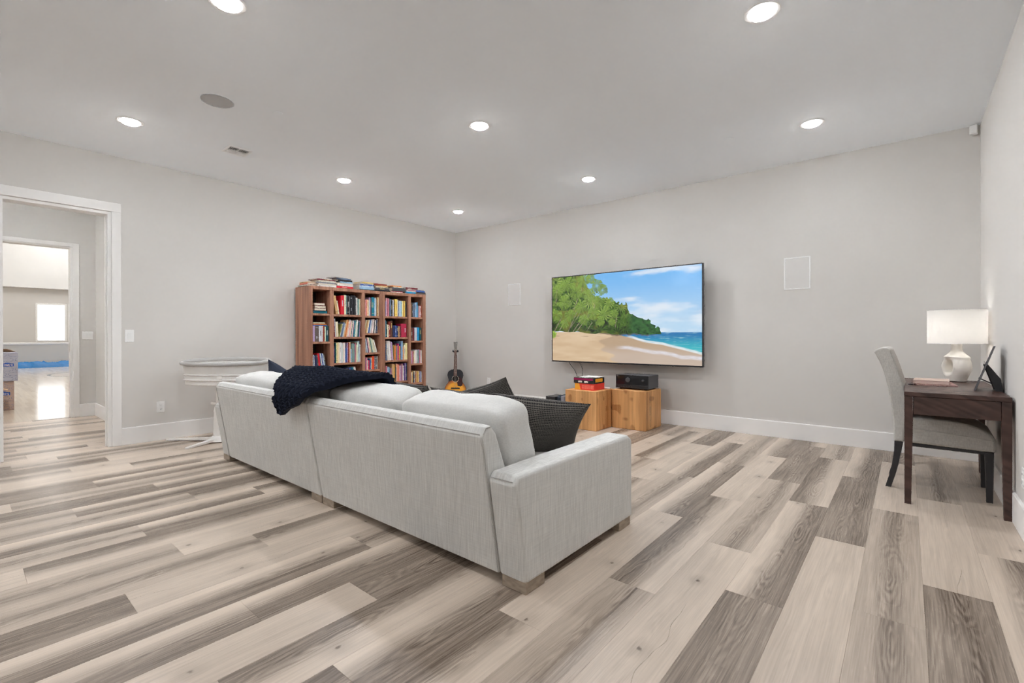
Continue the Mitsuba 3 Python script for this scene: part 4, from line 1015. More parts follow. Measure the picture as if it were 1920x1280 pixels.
TOPS = [
    ('first', [('dark gray', 0.020, 0.25, 3.06, 90, 0.17, False), ('salmon', 0.026, 0.23, 3.07, 88, 0.15, True), ('tan', 0.014, 0.22, 3.07, 92, 0.15, True)]),
    ('second', [('white', 0.022, 0.27, 3.235, 0, 0.20, False), ('pale gray', 0.022, 0.27, 3.245, 2, 0.20, True), ('gray', 0.018, 0.26, 3.225, -2, 0.20, False), ('white', 0.022, 0.26, 3.235, 3, 0.20, True), ('maroon', 0.014, 0.27, 3.215, 6, 0.21, False)]),
    ('third', [('red', 0.028, 0.25, 3.500, 0, 0.20, False), ('white', 0.022, 0.24, 3.500, 2, 0.20, False), ('pale pink', 0.020, 0.24, 3.490, -1, 0.20, True), ('light blue', 0.022, 0.20, 3.520, 3, 0.19, False), ('black', 0.024, 0.23, 3.500, 5, 0.19, False), ('slate blue', 0.018, 0.20, 3.500, -8, 0.18, False), ('gray', 0.010, 0.22, 3.440, 14, 0.18, False)]),
    ('fourth', [('dark teal', 0.012, 0.26, 3.850, 2, 0.20, False), ('light blue', 0.032, 0.24, 3.850, 0, 0.20, False), ('pale blue', 0.018, 0.23, 3.845, -2, 0.20, False), ('blue', 0.022, 0.23, 3.855, 1, 0.19, False), ('cream', 0.016, 0.23, 3.845, 4, 0.19, False), ('yellow', 0.012, 0.25, 3.875, 8, 0.19, False)]),
    ('fifth', [('black', 0.022, 0.26, 4.110, 0, 0.20, False), ('dark gray', 0.030, 0.25, 4.110, 1, 0.20, False), ('cream', 0.016, 0.22, 4.100, 4, 0.19, False), ('tan', 0.018, 0.22, 4.090, -4, 0.19, False), ('red-brown', 0.022, 0.24, 4.070, 7, 0.20, False)]),
    ('sixth', [('white', 0.012, 0.22, 4.370, 1, 0.19, False), ('red', 0.010, 0.20, 4.390, -3, 0.18, False), ('dark gray', 0.052, 0.25, 4.410, 0, 0.20, False), ('cream', 0.016, 0.19, 4.400, 4, 0.18, False), ('orange', 0.014, 0.20, 4.360, 2, 0.18, False)]),
    ('seventh', [('cyan', 0.030, 0.20, 4.635, 0, 0.19, False), ('white', 0.016, 0.20, 4.645, 2, 0.18, False), ('rose', 0.012, 0.19, 4.655, -4, 0.18, False), ('white', 0.014, 0.17, 4.655, 5, 0.17, True), ('maroon', 0.024, 0.22, 4.665, -3, 0.18, False)]),
    ('eighth', [('taupe', 0.022, 0.20, 4.830, 0, 0.19, False), ('black', 0.014, 0.19, 4.835, 3, 0.18, False), ('blue', 0.026, 0.17, 4.830, -2, 0.18, False), ('gray', 0.008, 0.16, 4.820, 4, 0.17, False)])]
for name, items in TOPS:
    n = len(items)
    if name == 'eighth': items = [(c, t, w, y + 0.0, tw, d, p) for c, t, w, y, tw, d, p in items]
    flat_books(BTOP + 0.001, items, lambda i, c, name=name, n=n: '%s book, %s in the %s stack on the bookcases from left' % (c, pos(i, n), name), 'book stacks on top of the bookcases',
               BXF - 0.20 if name == 'first' else BXF - (0.13 if name != 'eighth' else 0.12))

# ------------------------------------------------------------------ guitar on its stand in the corner
def guitar():
    k = thing('guitar', 'sunburst acoustic guitar on a stand in the far corner', 'guitar')
    # outline of the body (x to the right, y up from the bottom), metres
    half = [(0.0, 0.0), (0.07, 0.004), (0.125, 0.022), (0.165, 0.060), (0.186, 0.115), (0.183, 0.165), (0.160, 0.215), (0.132, 0.255), (0.118, 0.290), (0.120, 0.325), (0.133, 0.365), (0.137, 0.405), (0.126, 0.445), (0.098, 0.475), (0.058, 0.490), (0.0, 0.492)]
    from scipy.interpolate import CubicSpline
    h = np.array(half)
    t = np.r_[0, np.cumsum(np.linalg.norm(np.diff(h, axis=0), axis=1))]
    q = CubicSpline(t, h)(np.linspace(0, t[-1], 60))
    q[:, 0] = np.maximum(q[:, 0], 0)
    poly = sg.Polygon(np.vstack([q, (q * [-1, 1])[::-1][1:-1]])).buffer(0)
    D = 0.10
    def plate_(p, z0, z1):
        m = extr(p, z1 - z0); m.apply_translation([0, 0, z0]); return m
    hole = sg.Point(0, 0.325).buffer(0.050, 24)
    topm = plate_(poly.difference(hole), -0.003, 0.0)
    for _ in range(4):
        topm = topm.subdivide_to_size(0.012) if hasattr(topm, 'subdivide_to_size') else topm
        break
    parts = dict(top=(topm, 'm_burst'), body=(cat(plate_(poly.difference(poly.buffer(-0.003)), -D, -0.003), plate_(poly, -D - 0.003, -D)), 'm_guitar_dark'))
    # frame: lower end on the floor stand, leaning back, facing the room
    base = np.array([-6.045, 5.640, 0.072])
    f = np.array([0.70, -0.71, 0.0]); f /= np.linalg.norm(f)
    right = np.array([-f[1], f[0], 0.0]); right = np.cross([0, 0, 1.0], f); right /= np.linalg.norm(right)
    R = np.eye(4); R[:3, 0], R[:3, 1], R[:3, 2] = right, [0, 0, 1], f
    M = mv(*base) @ R @ rot(-9, [1, 0, 0])
    def P_(name, m, b, smooth=False, **kw): return put(name, xf(m, M), b, k, smooth, **kw)
    v = topm.vertices
    scene[uniq(k + '__top')] = mikit.ply(xf(topm, M), 'm_burst', uv=v[:, :2])
    P_('body', parts['body'][0], 'm_guitar_dark')
    P_('binding', plate_(poly.buffer(0.0012).difference(poly.buffer(-0.003)), -0.002, 0.0012), 'm_guitar_dark')
    P_('rosette', plate_(hole.buffer(0.010).difference(hole.buffer(0.005)), -0.0005, 0.0008), 'm_bone')
    P_('hole_lining', plate_(hole.difference(hole.buffer(-0.002)), -0.02, 0.0), 'm_guitar_dark')
    pg = sg.Polygon([(0.045, 0.345), (0.075, 0.360), (0.100, 0.318), (0.118, 0.262), (0.112, 0.215), (0.085, 0.200), (0.048, 0.212), (0.040, 0.260)]).buffer(0.010).difference(hole.buffer(0.012))
    P_('pickguard', plate_(pg, 0.0, 0.0014), 'm_pickguard')
    P_('bridge', box(-0.075, 0.075, 0.148, 0.172, 0.0, 0.008, 0.003), 'm_guitar_dark')
    P_('neck', hull([[sx * w, y, z] for sx in (-1, 1) for (w, y) in ((0.029, 0.47), (0.022, 0.835)) for z in (-0.018, 0.006)]), 'm_guitar_dark')
    P_('fingerboard', hull([[sx * w, y, z] for sx in (-1, 1) for (w, y) in ((0.030, 0.375), (0.0225, 0.835)) for z in (0.0062, 0.011)]), 'm_rosewood')
    fr = [0.835 - 0.645 * (1 - 2 ** (-i / 12)) for i in range(1, 19)]
    P_('frets', cat(*[box(-0.023, 0.023, y - 0.001, y + 0.001, 0.011, 0.0125) for y in fr]), 'm_nickel')
    P_('nut', box(-0.0225, 0.0225, 0.833, 0.839, 0.004, 0.014, 0.001), 'm_bone')
    P_('headstock', hull([[sx * w, y, z] for sx in (-1, 1) for (w, y, zz) in ((0.025, 0.838, 0.0), (0.034, 0.985, -0.022)) for z in (zz - 0.015, zz)]), 'm_gray_wood')
    for i in range(3):
        for sx in (-1, 1):
            y = 0.870 + i * 0.04
            pk = P_('tuning_peg', cat(xf(lathe([(0, 0), (0.0035, 0), (0.0035, 0.016), (0, 0.016)], 10), mv(sx * 0.018, y, -0.012)), box(*sorted((sx * 0.032, sx * 0.046)), y - 0.004, y + 0.004, -0.020, -0.013, 0.002)), 'm_nickel')
    P_('strings', cat(*[tube([(sx * 0.0075 + sx * 0.0, 0.160, 0.010), (sx * 0.0062, 0.836, 0.0145)], 0.0006, 4) for sx in (-2.5, -1.5, -0.5, 0.5, 1.5, 2.5)]), 'm_nickel')
    s = thing('guitar_stand', 'black floor stand holding the guitar by its neck', 'guitar stand')
    def S_(name, m): return put(name, xf(m, M), 'm_black', s, 40)
    yk = 0.815
    S_('yoke', tube([(-0.040, yk + 0.01, 0.022), (-0.044, yk, 0.0), (-0.036, yk - 0.004, -0.028), (0, yk - 0.006, -0.040), (0.036, yk - 0.004, -0.028), (0.044, yk, 0.0), (0.040, yk + 0.01, 0.022)], 0.013, 10))
    S_('post', tube([(0, yk - 0.01, -0.045), (0, 0.60, -0.125), (0, -0.02, -0.16)], 0.010, 10))
    S_('cradle', tube([(-0.10, 0.02, 0.03), (-0.10, -0.012, 0.01), (-0.10, -0.014, -0.14), (0, -0.03, -0.16), (0.10, -0.014, -0.14), (0.10, -0.012, 0.01), (0.10, 0.02, 0.03)], 0.009, 8))
    b0 = (M @ np.array([0, -0.02, -0.16, 1]))[:3]
    for a in (90, 210, 330):
        ang = math.atan2(f[1], f[0]) + math.radians(a + 90)
        e = b0 + [0.21 * math.cos(ang), 0.21 * math.sin(ang), 0]
        put('leg', tube([b0, (b0 + e) / 2 + [0, 0, -0.02], [e[0], e[1], 0.010]], 0.009, 8), 'm_black', s, True)
mat('m_gray_wood', lin(110, 106, 100), 0.45, 0.4)
guitar()

# ------------------------------------------------------------------ bassinet
def bassinet():
    k = thing('bassinet', 'white oval bassinet on a swivel post with flat feet, by the left wall', 'bassinet')
    fx, fy = -_s, _c               # along the view, away from the camera (the long side lies across it)
    c = np.array([-5.74, 1.93, 0.0])
    a = np.array([_c, _s, 0.0])
    b = np.array([-_s, _c, 0.0])
    ang = np.linspace(0, 2 * np.pi, 73)[:-1]
    LA, LB = 0.445, 0.265
    def loop(z, k_=1.0, dip=0.0, n=2.3):
        ca, sa = np.cos(ang), np.sin(ang)
        r = 1 / ((np.abs(ca) ** n + np.abs(sa) ** n) ** (1 / n))
        x, y = LA * k_ * r * ca, LB * k_ * r * sa
        zz = z - dip * (0.5 - 0.5 * sa)
        return c + x[:, None] * a + y[:, None] * b + np.stack([0 * zz, 0 * zz, zz], 1)
    def closed_tube(L, r, sides=12):
        n = len(L)
        t = np.roll(L, -1, 0) - np.roll(L, 1, 0); t /= np.linalg.norm(t, axis=1, keepdims=True)
        u = np.cross(t, [0, 0, 1.0]); u /= np.linalg.norm(u, axis=1, keepdims=True)
        w = np.cross(u, t)
        th = np.arange(sides) * 2 * np.pi / sides
        v = (L[:, None] + r * (np.cos(th)[None, :, None] * u[:, None] + np.sin(th)[None, :, None] * w[:, None])).reshape(-1, 3)
        i, j = np.meshgrid(np.arange(n), np.arange(sides), indexing='ij')
        q = np.stack([i * sides + j, ((i + 1) % n) * sides + j, ((i + 1) % n) * sides + (j + 1) % sides, i * sides + (j + 1) % sides], -1).reshape(-1, 4)
        m = trimesh.Trimesh(v, np.vstack([q[:, [0, 1, 2]], q[:, [0, 2, 3]]]), process=False)
        if m.volume < 0: m.invert()
        return m
    def loft(loops, cap=False):
        n = len(loops[0]); v = np.vstack(loops); f = []
        for l in range(len(loops) - 1):
            for i in range(n):
                j = (i + 1) % n
                f += [[l * n + i, l * n + j, l * n + n + j], [l * n + i, l * n + n + j, l * n + n + i]]
        if cap:
            v = np.vstack([v, loops[-1].mean(0)]); o = (len(loops) - 1) * n
            f += [[o + i, o + (i + 1) % n, len(v) - 1] for i in range(n)]
        return trimesh.Trimesh(v, np.array(f), process=False)
    rimz = 0.892
    put('rim', closed_tube(loop(rimz, 1.0, 0.036), 0.021), 'm_bassinet_rim', k, True)
    put('mesh_side', loft([loop(rimz - 0.012, 0.985, 0.036), loop(0.80, 0.955, 0.02), loop(0.735, 0.93, 0.0)]), 'm_mesh_cloth', k, True)
    put('fabric_band', loft([loop(0.742, 0.938), loop(0.70, 0.945), loop(0.665, 0.93), loop(0.655, 0.915)]), 'm_bassinet_2s', k, True)
    put('trim_cord', closed_tube(loop(0.742, 0.945), 0.010, 8), 'm_bassinet', k, True)
    put('trim_cord', closed_tube(loop(0.690, 0.952), 0.008, 8), 'm_bassinet', k, True)
    put('tray', loft([loop(0.668, 0.925), loop(0.640, 0.93), loop(0.632, 0.90), loop(0.630, 0.4)], True), 'm_plastic_2s', k, 40)
    put('mattress', loft([loop(0.66, 0.90), loop(0.685, 0.90), loop(0.692, 0.86)], True), 'm_plastic_2s', k, 40)
    p = np.array([-5.79, 1.875, 0])
    put('post', tube([p + [0, 0, 0.05], p + [0, 0, 0.34]], [0.060, 0.052], 24), 'm_bassinet_plastic', k, 40)
    put('inner_post', tube([p + [0, 0, 0.33], p + [0, 0, 0.64]], 0.032, 20), 'm_bassinet_plastic', k, 40)
    put('collar', tube([p + [0, 0, 0.33], p + [0, 0, 0.385]], [0.058, 0.045], 24), 'm_bassinet_plastic', k, 40)
    q = p - 0.085 * a + [0, 0, 0.41]
    put('handle', rhull([q + 0.0 * a, q + 0.07 * a, q + [0, 0, 0.012]], 0.012, 10), 'm_bassinet_plastic', k, 40)
    kb = c + 0.055 * a - 0.24 * b + [0, 0, 0.705]
    put('lock_button', rhull([kb, kb + 0.04 * a, kb + [0, 0, 0.035], kb + 0.04 * a + [0, 0, 0.02]], 0.014, 10), 'm_bassinet_plastic', k, 40)
    hub = [(0, 0.075), (0.045, 0.075), (0.085, 0.055), (0.105, 0.03), (0.11, 0.012), (0, 0.012)]
    put('hub', xf(lathe(hub, 32), mv(p[0], p[1], 0)), 'm_bassinet_plastic', k, 40)
    for e in ((-5.640, 1.515), (-6.30, 1.515), (-6.27, 2.22), (-5.30, 2.20)):
        e = np.array([e[0], e[1], 0.0])
        d = (e - p) / np.linalg.norm((e - p)[:2]); s_ = np.array([-d[1], d[0], 0])
        w0, w1 = 0.030, 0.021
        pts = [p + d * 0.07 + s_ * w0 * sg_ + [0, 0, z] for sg_ in (-1, 1) for z in (0.018, 0.042)] + [e - d * 0.02 + s_ * w1 * sg_ + [0, 0, z] for sg_ in (-1, 1) for z in (0.0015, 0.016)] + [e + s_ * w1 * 0.5 * sg_ + [0, 0, z] for sg_ in (-1, 1) for z in (0.0015, 0.012)]
        put('leg', hull(pts), 'm_bassinet_plastic', k)
for kk, bb in (('m_bassinet_2s', [0.74, 0.725, 0.70]), ('m_plastic_2s', [0.82, 0.80, 0.77])):
    scene[kk] = {'type': 'twosided', 'b': {'type': 'principled', 'base_color': rgb(bb), 'roughness': 0.6, 'specular': 0.3}}
bassinet()

# ------------------------------------------------------------------ desk, chair, lamp, tablet, notebooks
DX0, DX1, DY0, DY1, DZ = -0.012, 0.500, 4.188, 5.53, 0.765
k = thing('desk', 'dark brown wooden writing desk against the right wall', 'desk')
put('desktop', box(DX0, DX1, DY0, DY1, DZ - 0.03, DZ, 0.003), 'm_espresso', k)
lw = 0.047
for (lx, ly) in ((DX0, DY0), (DX1 - lw, DY0), (DX0, DY1 - lw), (DX1 - lw, DY1 - lw)):
    ix, iy = (0.010 if lx == DX0 else -0.010), (0.010 if ly == DY0 else -0.010)
    x0, y0 = lx, ly
    tp = [[x, y, DZ - 0.0305] for x in (x0 + 0.001, x0 + lw - 0.001) for y in (y0 + 0.001, y0 + lw - 0.001)]
    bx = (x0 + 0.001, x0 + lw - 0.011) if ix > 0 else (x0 + 0.011, x0 + lw - 0.001)
    by = (y0 + 0.001, y0 + lw - 0.011) if iy > 0 else (y0 + 0.011, y0 + lw - 0.001)
    put('leg', hull(tp + [[x, y, 0.55] for x in (x0 + 0.001, x0 + lw - 0.001) for y in (y0 + 0.001, y0 + lw - 0.001)] + [[x, y, 0.0] for x in bx for y in by]), 'm_espresso', k)
za, zb = DZ - 0.152, DZ - 0.0305
put('end_apron', box(DX0 + lw, DX1 - lw, DY0 + 0.007, DY0 + 0.027, za, zb, 0.002), 'm_espresso', k)
put('end_apron', box(DX0 + lw, DX1 - lw, DY1 - 0.027, DY1 - 0.007, za, zb, 0.002), 'm_espresso', k)
put('rear_apron', box(DX1 - 0.027, DX1 - 0.007, DY0 + lw, DY1 - lw, za, zb, 0.002), 'm_espresso', k)
dk_ = put('drawer_front', box(DX0 + 0.006, DX0 + 0.026, DY0 + lw + 0.004, DY1 - lw - 0.004, za, zb - 0.004, 0.003), 'm_espresso', k)
def chair():
    k = thing('desk_chair', 'gray upholstered dining chair with black legs at the desk', 'chair')
    y0, y1 = 4.548, 5.028
    from scipy.interpolate import PchipInterpolator
    # side profile of the back: rear edge and front edge, x over z
    zr = np.array([0.40, 0.46, 0.58, 0.74, 0.86, 0.94, 1.02]); xr = np.array([-0.074, -0.074, -0.084, -0.106, -0.130, -0.155, -0.192])
    zf = np.array([0.40, 0.52, 0.62, 0.73, 0.86, 0.95, 1.015]); xfr = np.array([-0.012, 0.000, 0.003, -0.008, -0.040, -0.065, -0.087])
    zz = np.linspace(0.352, 1.02, 22)
    R = np.stack([PchipInterpolator(np.r_[0.33, zr], np.r_[-0.074, xr])(zz), zz], 1)
    F = np.stack([PchipInterpolator(np.r_[0.33, zf], np.r_[-0.014, xfr])(np.minimum(zz, 1.015)), np.minimum(zz, 1.012)], 1)
    topc = [(-0.185, 1.040), (-0.168, 1.050), (-0.140, 1.056), (-0.112, 1.054), (-0.094, 1.040)]
    prof = np.vstack([R, topc, F[::-1]])
    CH = rot(-1.5, [0, 0, 1], (0.45, 4.55, 0))
    def put(*a, **kw):
        a = list(a); a[1] = xf(a[1], CH)
        return globals()['put'](*a, **kw)
    def soft(prof, y0, y1, r=0.012):
        P = sg.Polygon(prof).buffer(0)
        layers = [(y0, -r), (y0 + r * 0.3, -r * 0.4), (y0 + r, 0), (y1 - r, 0), (y1 - r * 0.3, -r * 0.4), (y1, -r)]
        n = 120
        L = []
        cx = np.array(P.exterior.coords)
        t = np.r_[0, np.cumsum(np.linalg.norm(np.diff(cx, axis=0), axis=1))]
        s = np.linspace(0, t[-1], n, endpoint=False)
        base = np.stack([np.interp(s, t, cx[:, 0]), np.interp(s, t, cx[:, 1])], 1)
        tg = np.roll(base, -1, 0) - np.roll(base, 1, 0); tg /= np.linalg.norm(tg, axis=1, keepdims=True) + 1e-9
        nn = np.stack([-tg[:, 1], tg[:, 0]], 1)
        if P.contains(sg.Point(*(base[5] + nn[5] * 0.004))): nn = -nn
        V = []
        for y, o in layers:
            q = base + nn * o
            V.append(np.stack([q[:, 0], np.full(n, y), q[:, 1]], 1))
        v = np.vstack(V); f = []
        for l in range(len(layers) - 1):
            for i in range(n):
                j = (i + 1) % n
                f += [[l * n + i, l * n + j, l * n + n + j], [l * n + i, l * n + n + j, l * n + n + i]]
        for l, flip in ((0, True), (len(layers) - 1, False)):
            tri_ = trimesh.creation.triangulate_polygon(sg.Polygon(V[l][:, [0, 2]]), engine='earcut')
            tv, tf = tri_
            # map back to the ring's vertices
            from scipy.spatial import cKDTree
            idx = cKDTree(V[l][:, [0, 2]]).query(tv)[1]
            for a_, b_, c_ in tf:
                q = [l * n + idx[a_], l * n + idx[b_], l * n + idx[c_]]
                f.append(q[::-1] if flip else q)
        m = trimesh.Trimesh(v, np.array(f), process=False)
        trimesh.repair.fix_normals(m)
        if m.volume < 0: m.invert()
        return m
    put('backrest', soft(prof, y0, y1), 'm_tweed', k, 40)
    seat = [(-0.010, 0.352), (0.462, 0.345), (0.468, 0.36), (0.470, 0.425), (0.452, 0.465), (0.40, 0.505), (0.33, 0.530), (0.24, 0.543), (0.14, 0.546), (0.03, 0.538), (-0.004, 0.53)]
    put('seat', soft(seat, y0 + 0.004, y1 - 0.004, 0.016), 'm_tweed', k, 40)
    put('seat_seam', cat(tube([[x, y0 + 0.0035, z] for x, z in ((0.0, 0.462), (0.2, 0.450), (0.33, 0.440), (0.462, 0.425))], 0.0022, 6)), 'm_tweed', k, True)
    put('underframe', box(0.0, 0.44, y0 + 0.02, y1 - 0.02, 0.325, 0.35, 0.002), 'm_black', k)
    for yy in (y0 + 0.008, y1 - 0.046):
        put('leg', hull([[x, y, 0.345] for x in (0.412, 0.457) for y in (yy, yy + 0.038)] + [[x, y, 0.0] for x in (0.420, 0.452) for y in (yy + 0.003, yy + 0.033)]), 'm_black', k)
        xs = [(-0.070, -0.028, 0.352), (-0.073, -0.033, 0.27), (-0.084, -0.046, 0.18), (-0.101, -0.066, 0.09), (-0.124, -0.091, 0.0)]
        segs = [hull([[x, y, z] for (xa, xb, z) in (xs[i], xs[i + 1]) for x in (xa, xb) for y in (yy, yy + 0.036)]) for i in range(4)]
        put('leg', cat(*segs), 'm_black', k)
chair()

def lamp():
    k = thing('table_lamp', 'lit table lamp with white drum shade and pierced ceramic base on the desk', 'lamp')
    cx, cy = 0.318, 5.33
    sc = 5.33 / 5.401
    z0 = DZ
    # pierced pebble body: an egg with a slanted hole, as a smooth level set
    axis = np.array([-0.80, -0.60, 0.08]); axis /= np.linalg.norm(axis)
    side = np.cross(axis, [0, 0, 1.0]); side /= np.linalg.norm(side)
    upv = np.cross(side, axis)
    def sd(x, y, z):
        p = np.array([x, y, z])
        u, v, w = p @ side, p @ upv, p @ axis
        # a pebble with a flared oval hole through it
        k1 = math.sqrt((u / 0.108) ** 2 + ((v + 0.002) / 0.108) ** 2 + (w / 0.080) ** 2)
        peb = (k1 - 1) * 0.085
        hr = math.hypot((u - 0.012) / 0.82, (v + 0.004) / 1.06)
        ho = 0.046 + 3.2 * w * w - hr
        kk = 0.028
        hh_ = max(kk - abs(peb - ho), 0) / kk
        ring = max(peb, ho) + hh_ * hh_ * kk * 0.25
        # neck and foot
        nk = math.hypot(math.hypot(x - 0.0, y - 0.0) , 0) - (0.034 + 0.030 * max(0.0, 1 - (z - 0.085) / 0.05) ** 2)
        neck = max(nk, z - 0.19, 0.085 - z)
        ft = math.hypot(x, y) - 0.060
        foot = max(ft, -0.118 - z, z + 0.085)
        def smin(a, b, kk):
            h = max(kk - abs(a - b), 0) / kk
            return min(a, b) - h * h * kk * 0.25
        return -smin(smin(ring, neck, 0.045), foot, 0.04)
    m = m3.Manifold.level_set(sd, [-0.17, -0.17, -0.125, 0.17, 0.17, 0.195], 0.0075)
    mm = tri(m)
    mm = trimesh.Trimesh(mm.vertices, mm.faces)
    trimesh.smoothing.filter_taubin(mm, iterations=12)
    mm.apply_translation([cx, cy, z0 - mm.bounds[0][2] + 0.0005])
    put('base', mm, 'm_ceramic', k, True)
    R, zs0, zs1 = 0.184, 1.079, 1.355
    def shell(r0, r1, za, zb):
        return lathe([(r0, za), (r1, za), (r1, zb), (r0, zb), (r0, za)], 64)
    sh = trimesh.creation.cylinder(R, zs1 - zs0, sections=72)
    cyl = trimesh.Trimesh(sh.vertices, sh.faces[np.abs(sh.face_normals[:, 2]) < 0.5], process=False)
    cyl.apply_translation([cx, cy, (zs0 + zs1) / 2])
    put('shade', cyl, 'm_shade', k, True)
    put('shade_rim', xf(shell(R - 0.002, R + 0.001, zs0, zs0 + 0.004), mv(cx, cy, 0)), 'm_white', k, 40)
    put('shade_rim', xf(shell(R - 0.002, R + 0.001, zs1 - 0.004, zs1), mv(cx, cy, 0)), 'm_white', k, 40)
    put('socket', tube([(cx, cy, z0 + 0.29), (cx, cy, z0 + 0.36)], 0.014, 16), 'm_nickel', k, 40)
    put('spider', cat(*[tube([(cx, cy, zs1 - 0.02), (cx + (R - 0.002) * math.cos(t), cy + (R - 0.002) * math.sin(t), zs1 - 0.012)], 0.0022, 6) for t in (0.3, 2.4, 4.5)]), 'm_nickel', k, True)
    scene[k + '__bulb'] = {'type': 'sphere', 'center': [cx, cy, 1.19], 'radius': 0.032, 'bsdf': {'type': 'diffuse', 'reflectance': rgb([0.8] * 3)}, 'emitter': {'type': 'area', 'radiance': rgb([BULB_W, BULB_W * 0.965, BULB_W * 0.91])}}
    put('cord', tube(bez([(cx + 0.05, cy + 0.02, DZ + 0.006), (0.42, 5.40, DZ + 0.006), (0.492, 5.47, DZ + 0.006)]), 0.003, 6), 'm_white', k, True)
lamp()

TROT = rot(-6.5, [0, 0, 1], (0.357, 4.535, 0))
k = thing('tablet', 'tablet leaning on its stand at the near right desk corner', 'tablet')
A_, B_ = np.array([0.357, 0, DZ + 0.004]), np.array([0.452, 0, 1.075])
d = (B_ - A_) / np.linalg.norm(B_ - A_); nrm = np.array([d[2], 0, -d[0]])
ya, yb = 4.535, 4.79
def slab(t0, t1, l0, l1, y0, y1, r=0.0015):
    return xf(hull([A_ + d * l + nrm * t + [0, y, 0] for l in (l0, l1) for t in (t0, t1) for y in (y0, y1)]), TROT)
Ln = float(np.linalg.norm(B_ - A_))
put('case', slab(0.0, 0.0085, 0.0, Ln, ya, yb), 'm_dark_metal', k)
put('screen', slab(-0.0012, 0.0, 0.006, Ln - 0.006, ya + 0.004, yb - 0.004), 'm_black_gloss', k)
Mid = A_ + d * (Ln * 0.60) + nrm * 0.009
q = [Mid + [0, 0, 0.012], Mid + [-0.004, 0, -0.012], [0.470, 0, DZ + 0.0], [0.502, 0, DZ + 0.0], [0.503, 0, DZ + 0.022], [0.494, 0, DZ + 0.085]]
put('stand', hull([np.array(p) + [0, y, 0] for p in q for y in (4.60, 4.615)]), 'm_black', k)
put('stand', hull([np.array(p) + [0, y, 0] for p in q for y in (4.70, 4.715)]), 'm_black', k)
put('stand_foot', box(0.470, 0.503, 4.58, 4.74, DZ, DZ + 0.004, 0.001), 'm_black', k)
put('strut', tube([A_ + d * 0.085 + nrm * 0.008 + [0, 4.655, 0], [0.486, 4.655, DZ + 0.03]], 0.0035, 8), 'm_black', k, True)
put('hinge', tube([Mid + [0, 4.59, 0], Mid + [0, 4.73, 0]], 0.007, 12), 'm_metal', k, True)
def notebook(c, hx, hy, t, a, bsdf, label):
    kk = thing('notebook', label, 'notebook')
    M = mv(*c) @ rot(a, [0, 0, 1])
    put('cover', xf(cat(box(-hx, hx, -hy, hy, 0, 0.0025), box(-hx, hx, -hy, hy, t - 0.0025, t), box(-hx, -hx + 0.003, -hy, hy, 0.0025, t - 0.0025)), M), bsdf, kk)
    put('pages', xf(box(-hx + 0.003, hx - 0.003, -hy + 0.003, hy - 0.003, 0.0026, t - 0.0026), M), 'm_paper_pink', kk)
mat('m_paper_pink', lin(226, 205, 195), 0.7, 0.2)
mat('m_cover_dark', lin(150, 110, 105), 0.5, 0.3)
mat('m_cover_rose', lin(196, 172, 160), 0.5, 0.3)
notebook((0.165, 4.93, DZ), 0.118, 0.155, 0.010, 4, 'm_cover_dark', 'flat rose brown notebook under the thicker one on the desk')
notebook((0.150, 4.94, DZ + 0.0102), 0.105, 0.135, 0.026, -3, 'm_cover_rose', 'thick dusty rose notebook lying on the flat one on the desk')
k = thing('pen', 'slim dark pen sticking out at the left of the notebooks', 'pen')
put('barrel', tube([(0.010, 4.80, DZ + 0.0045), (0.040, 4.80, DZ + 0.0045)], [0.0044, 0.0044], 12), 'm_dark_gray', k, 40)
put('clip', box(0.012, 0.036, 4.7985, 4.8015, DZ + 0.009, DZ + 0.0105, 0.0005), 'm_rose', k)

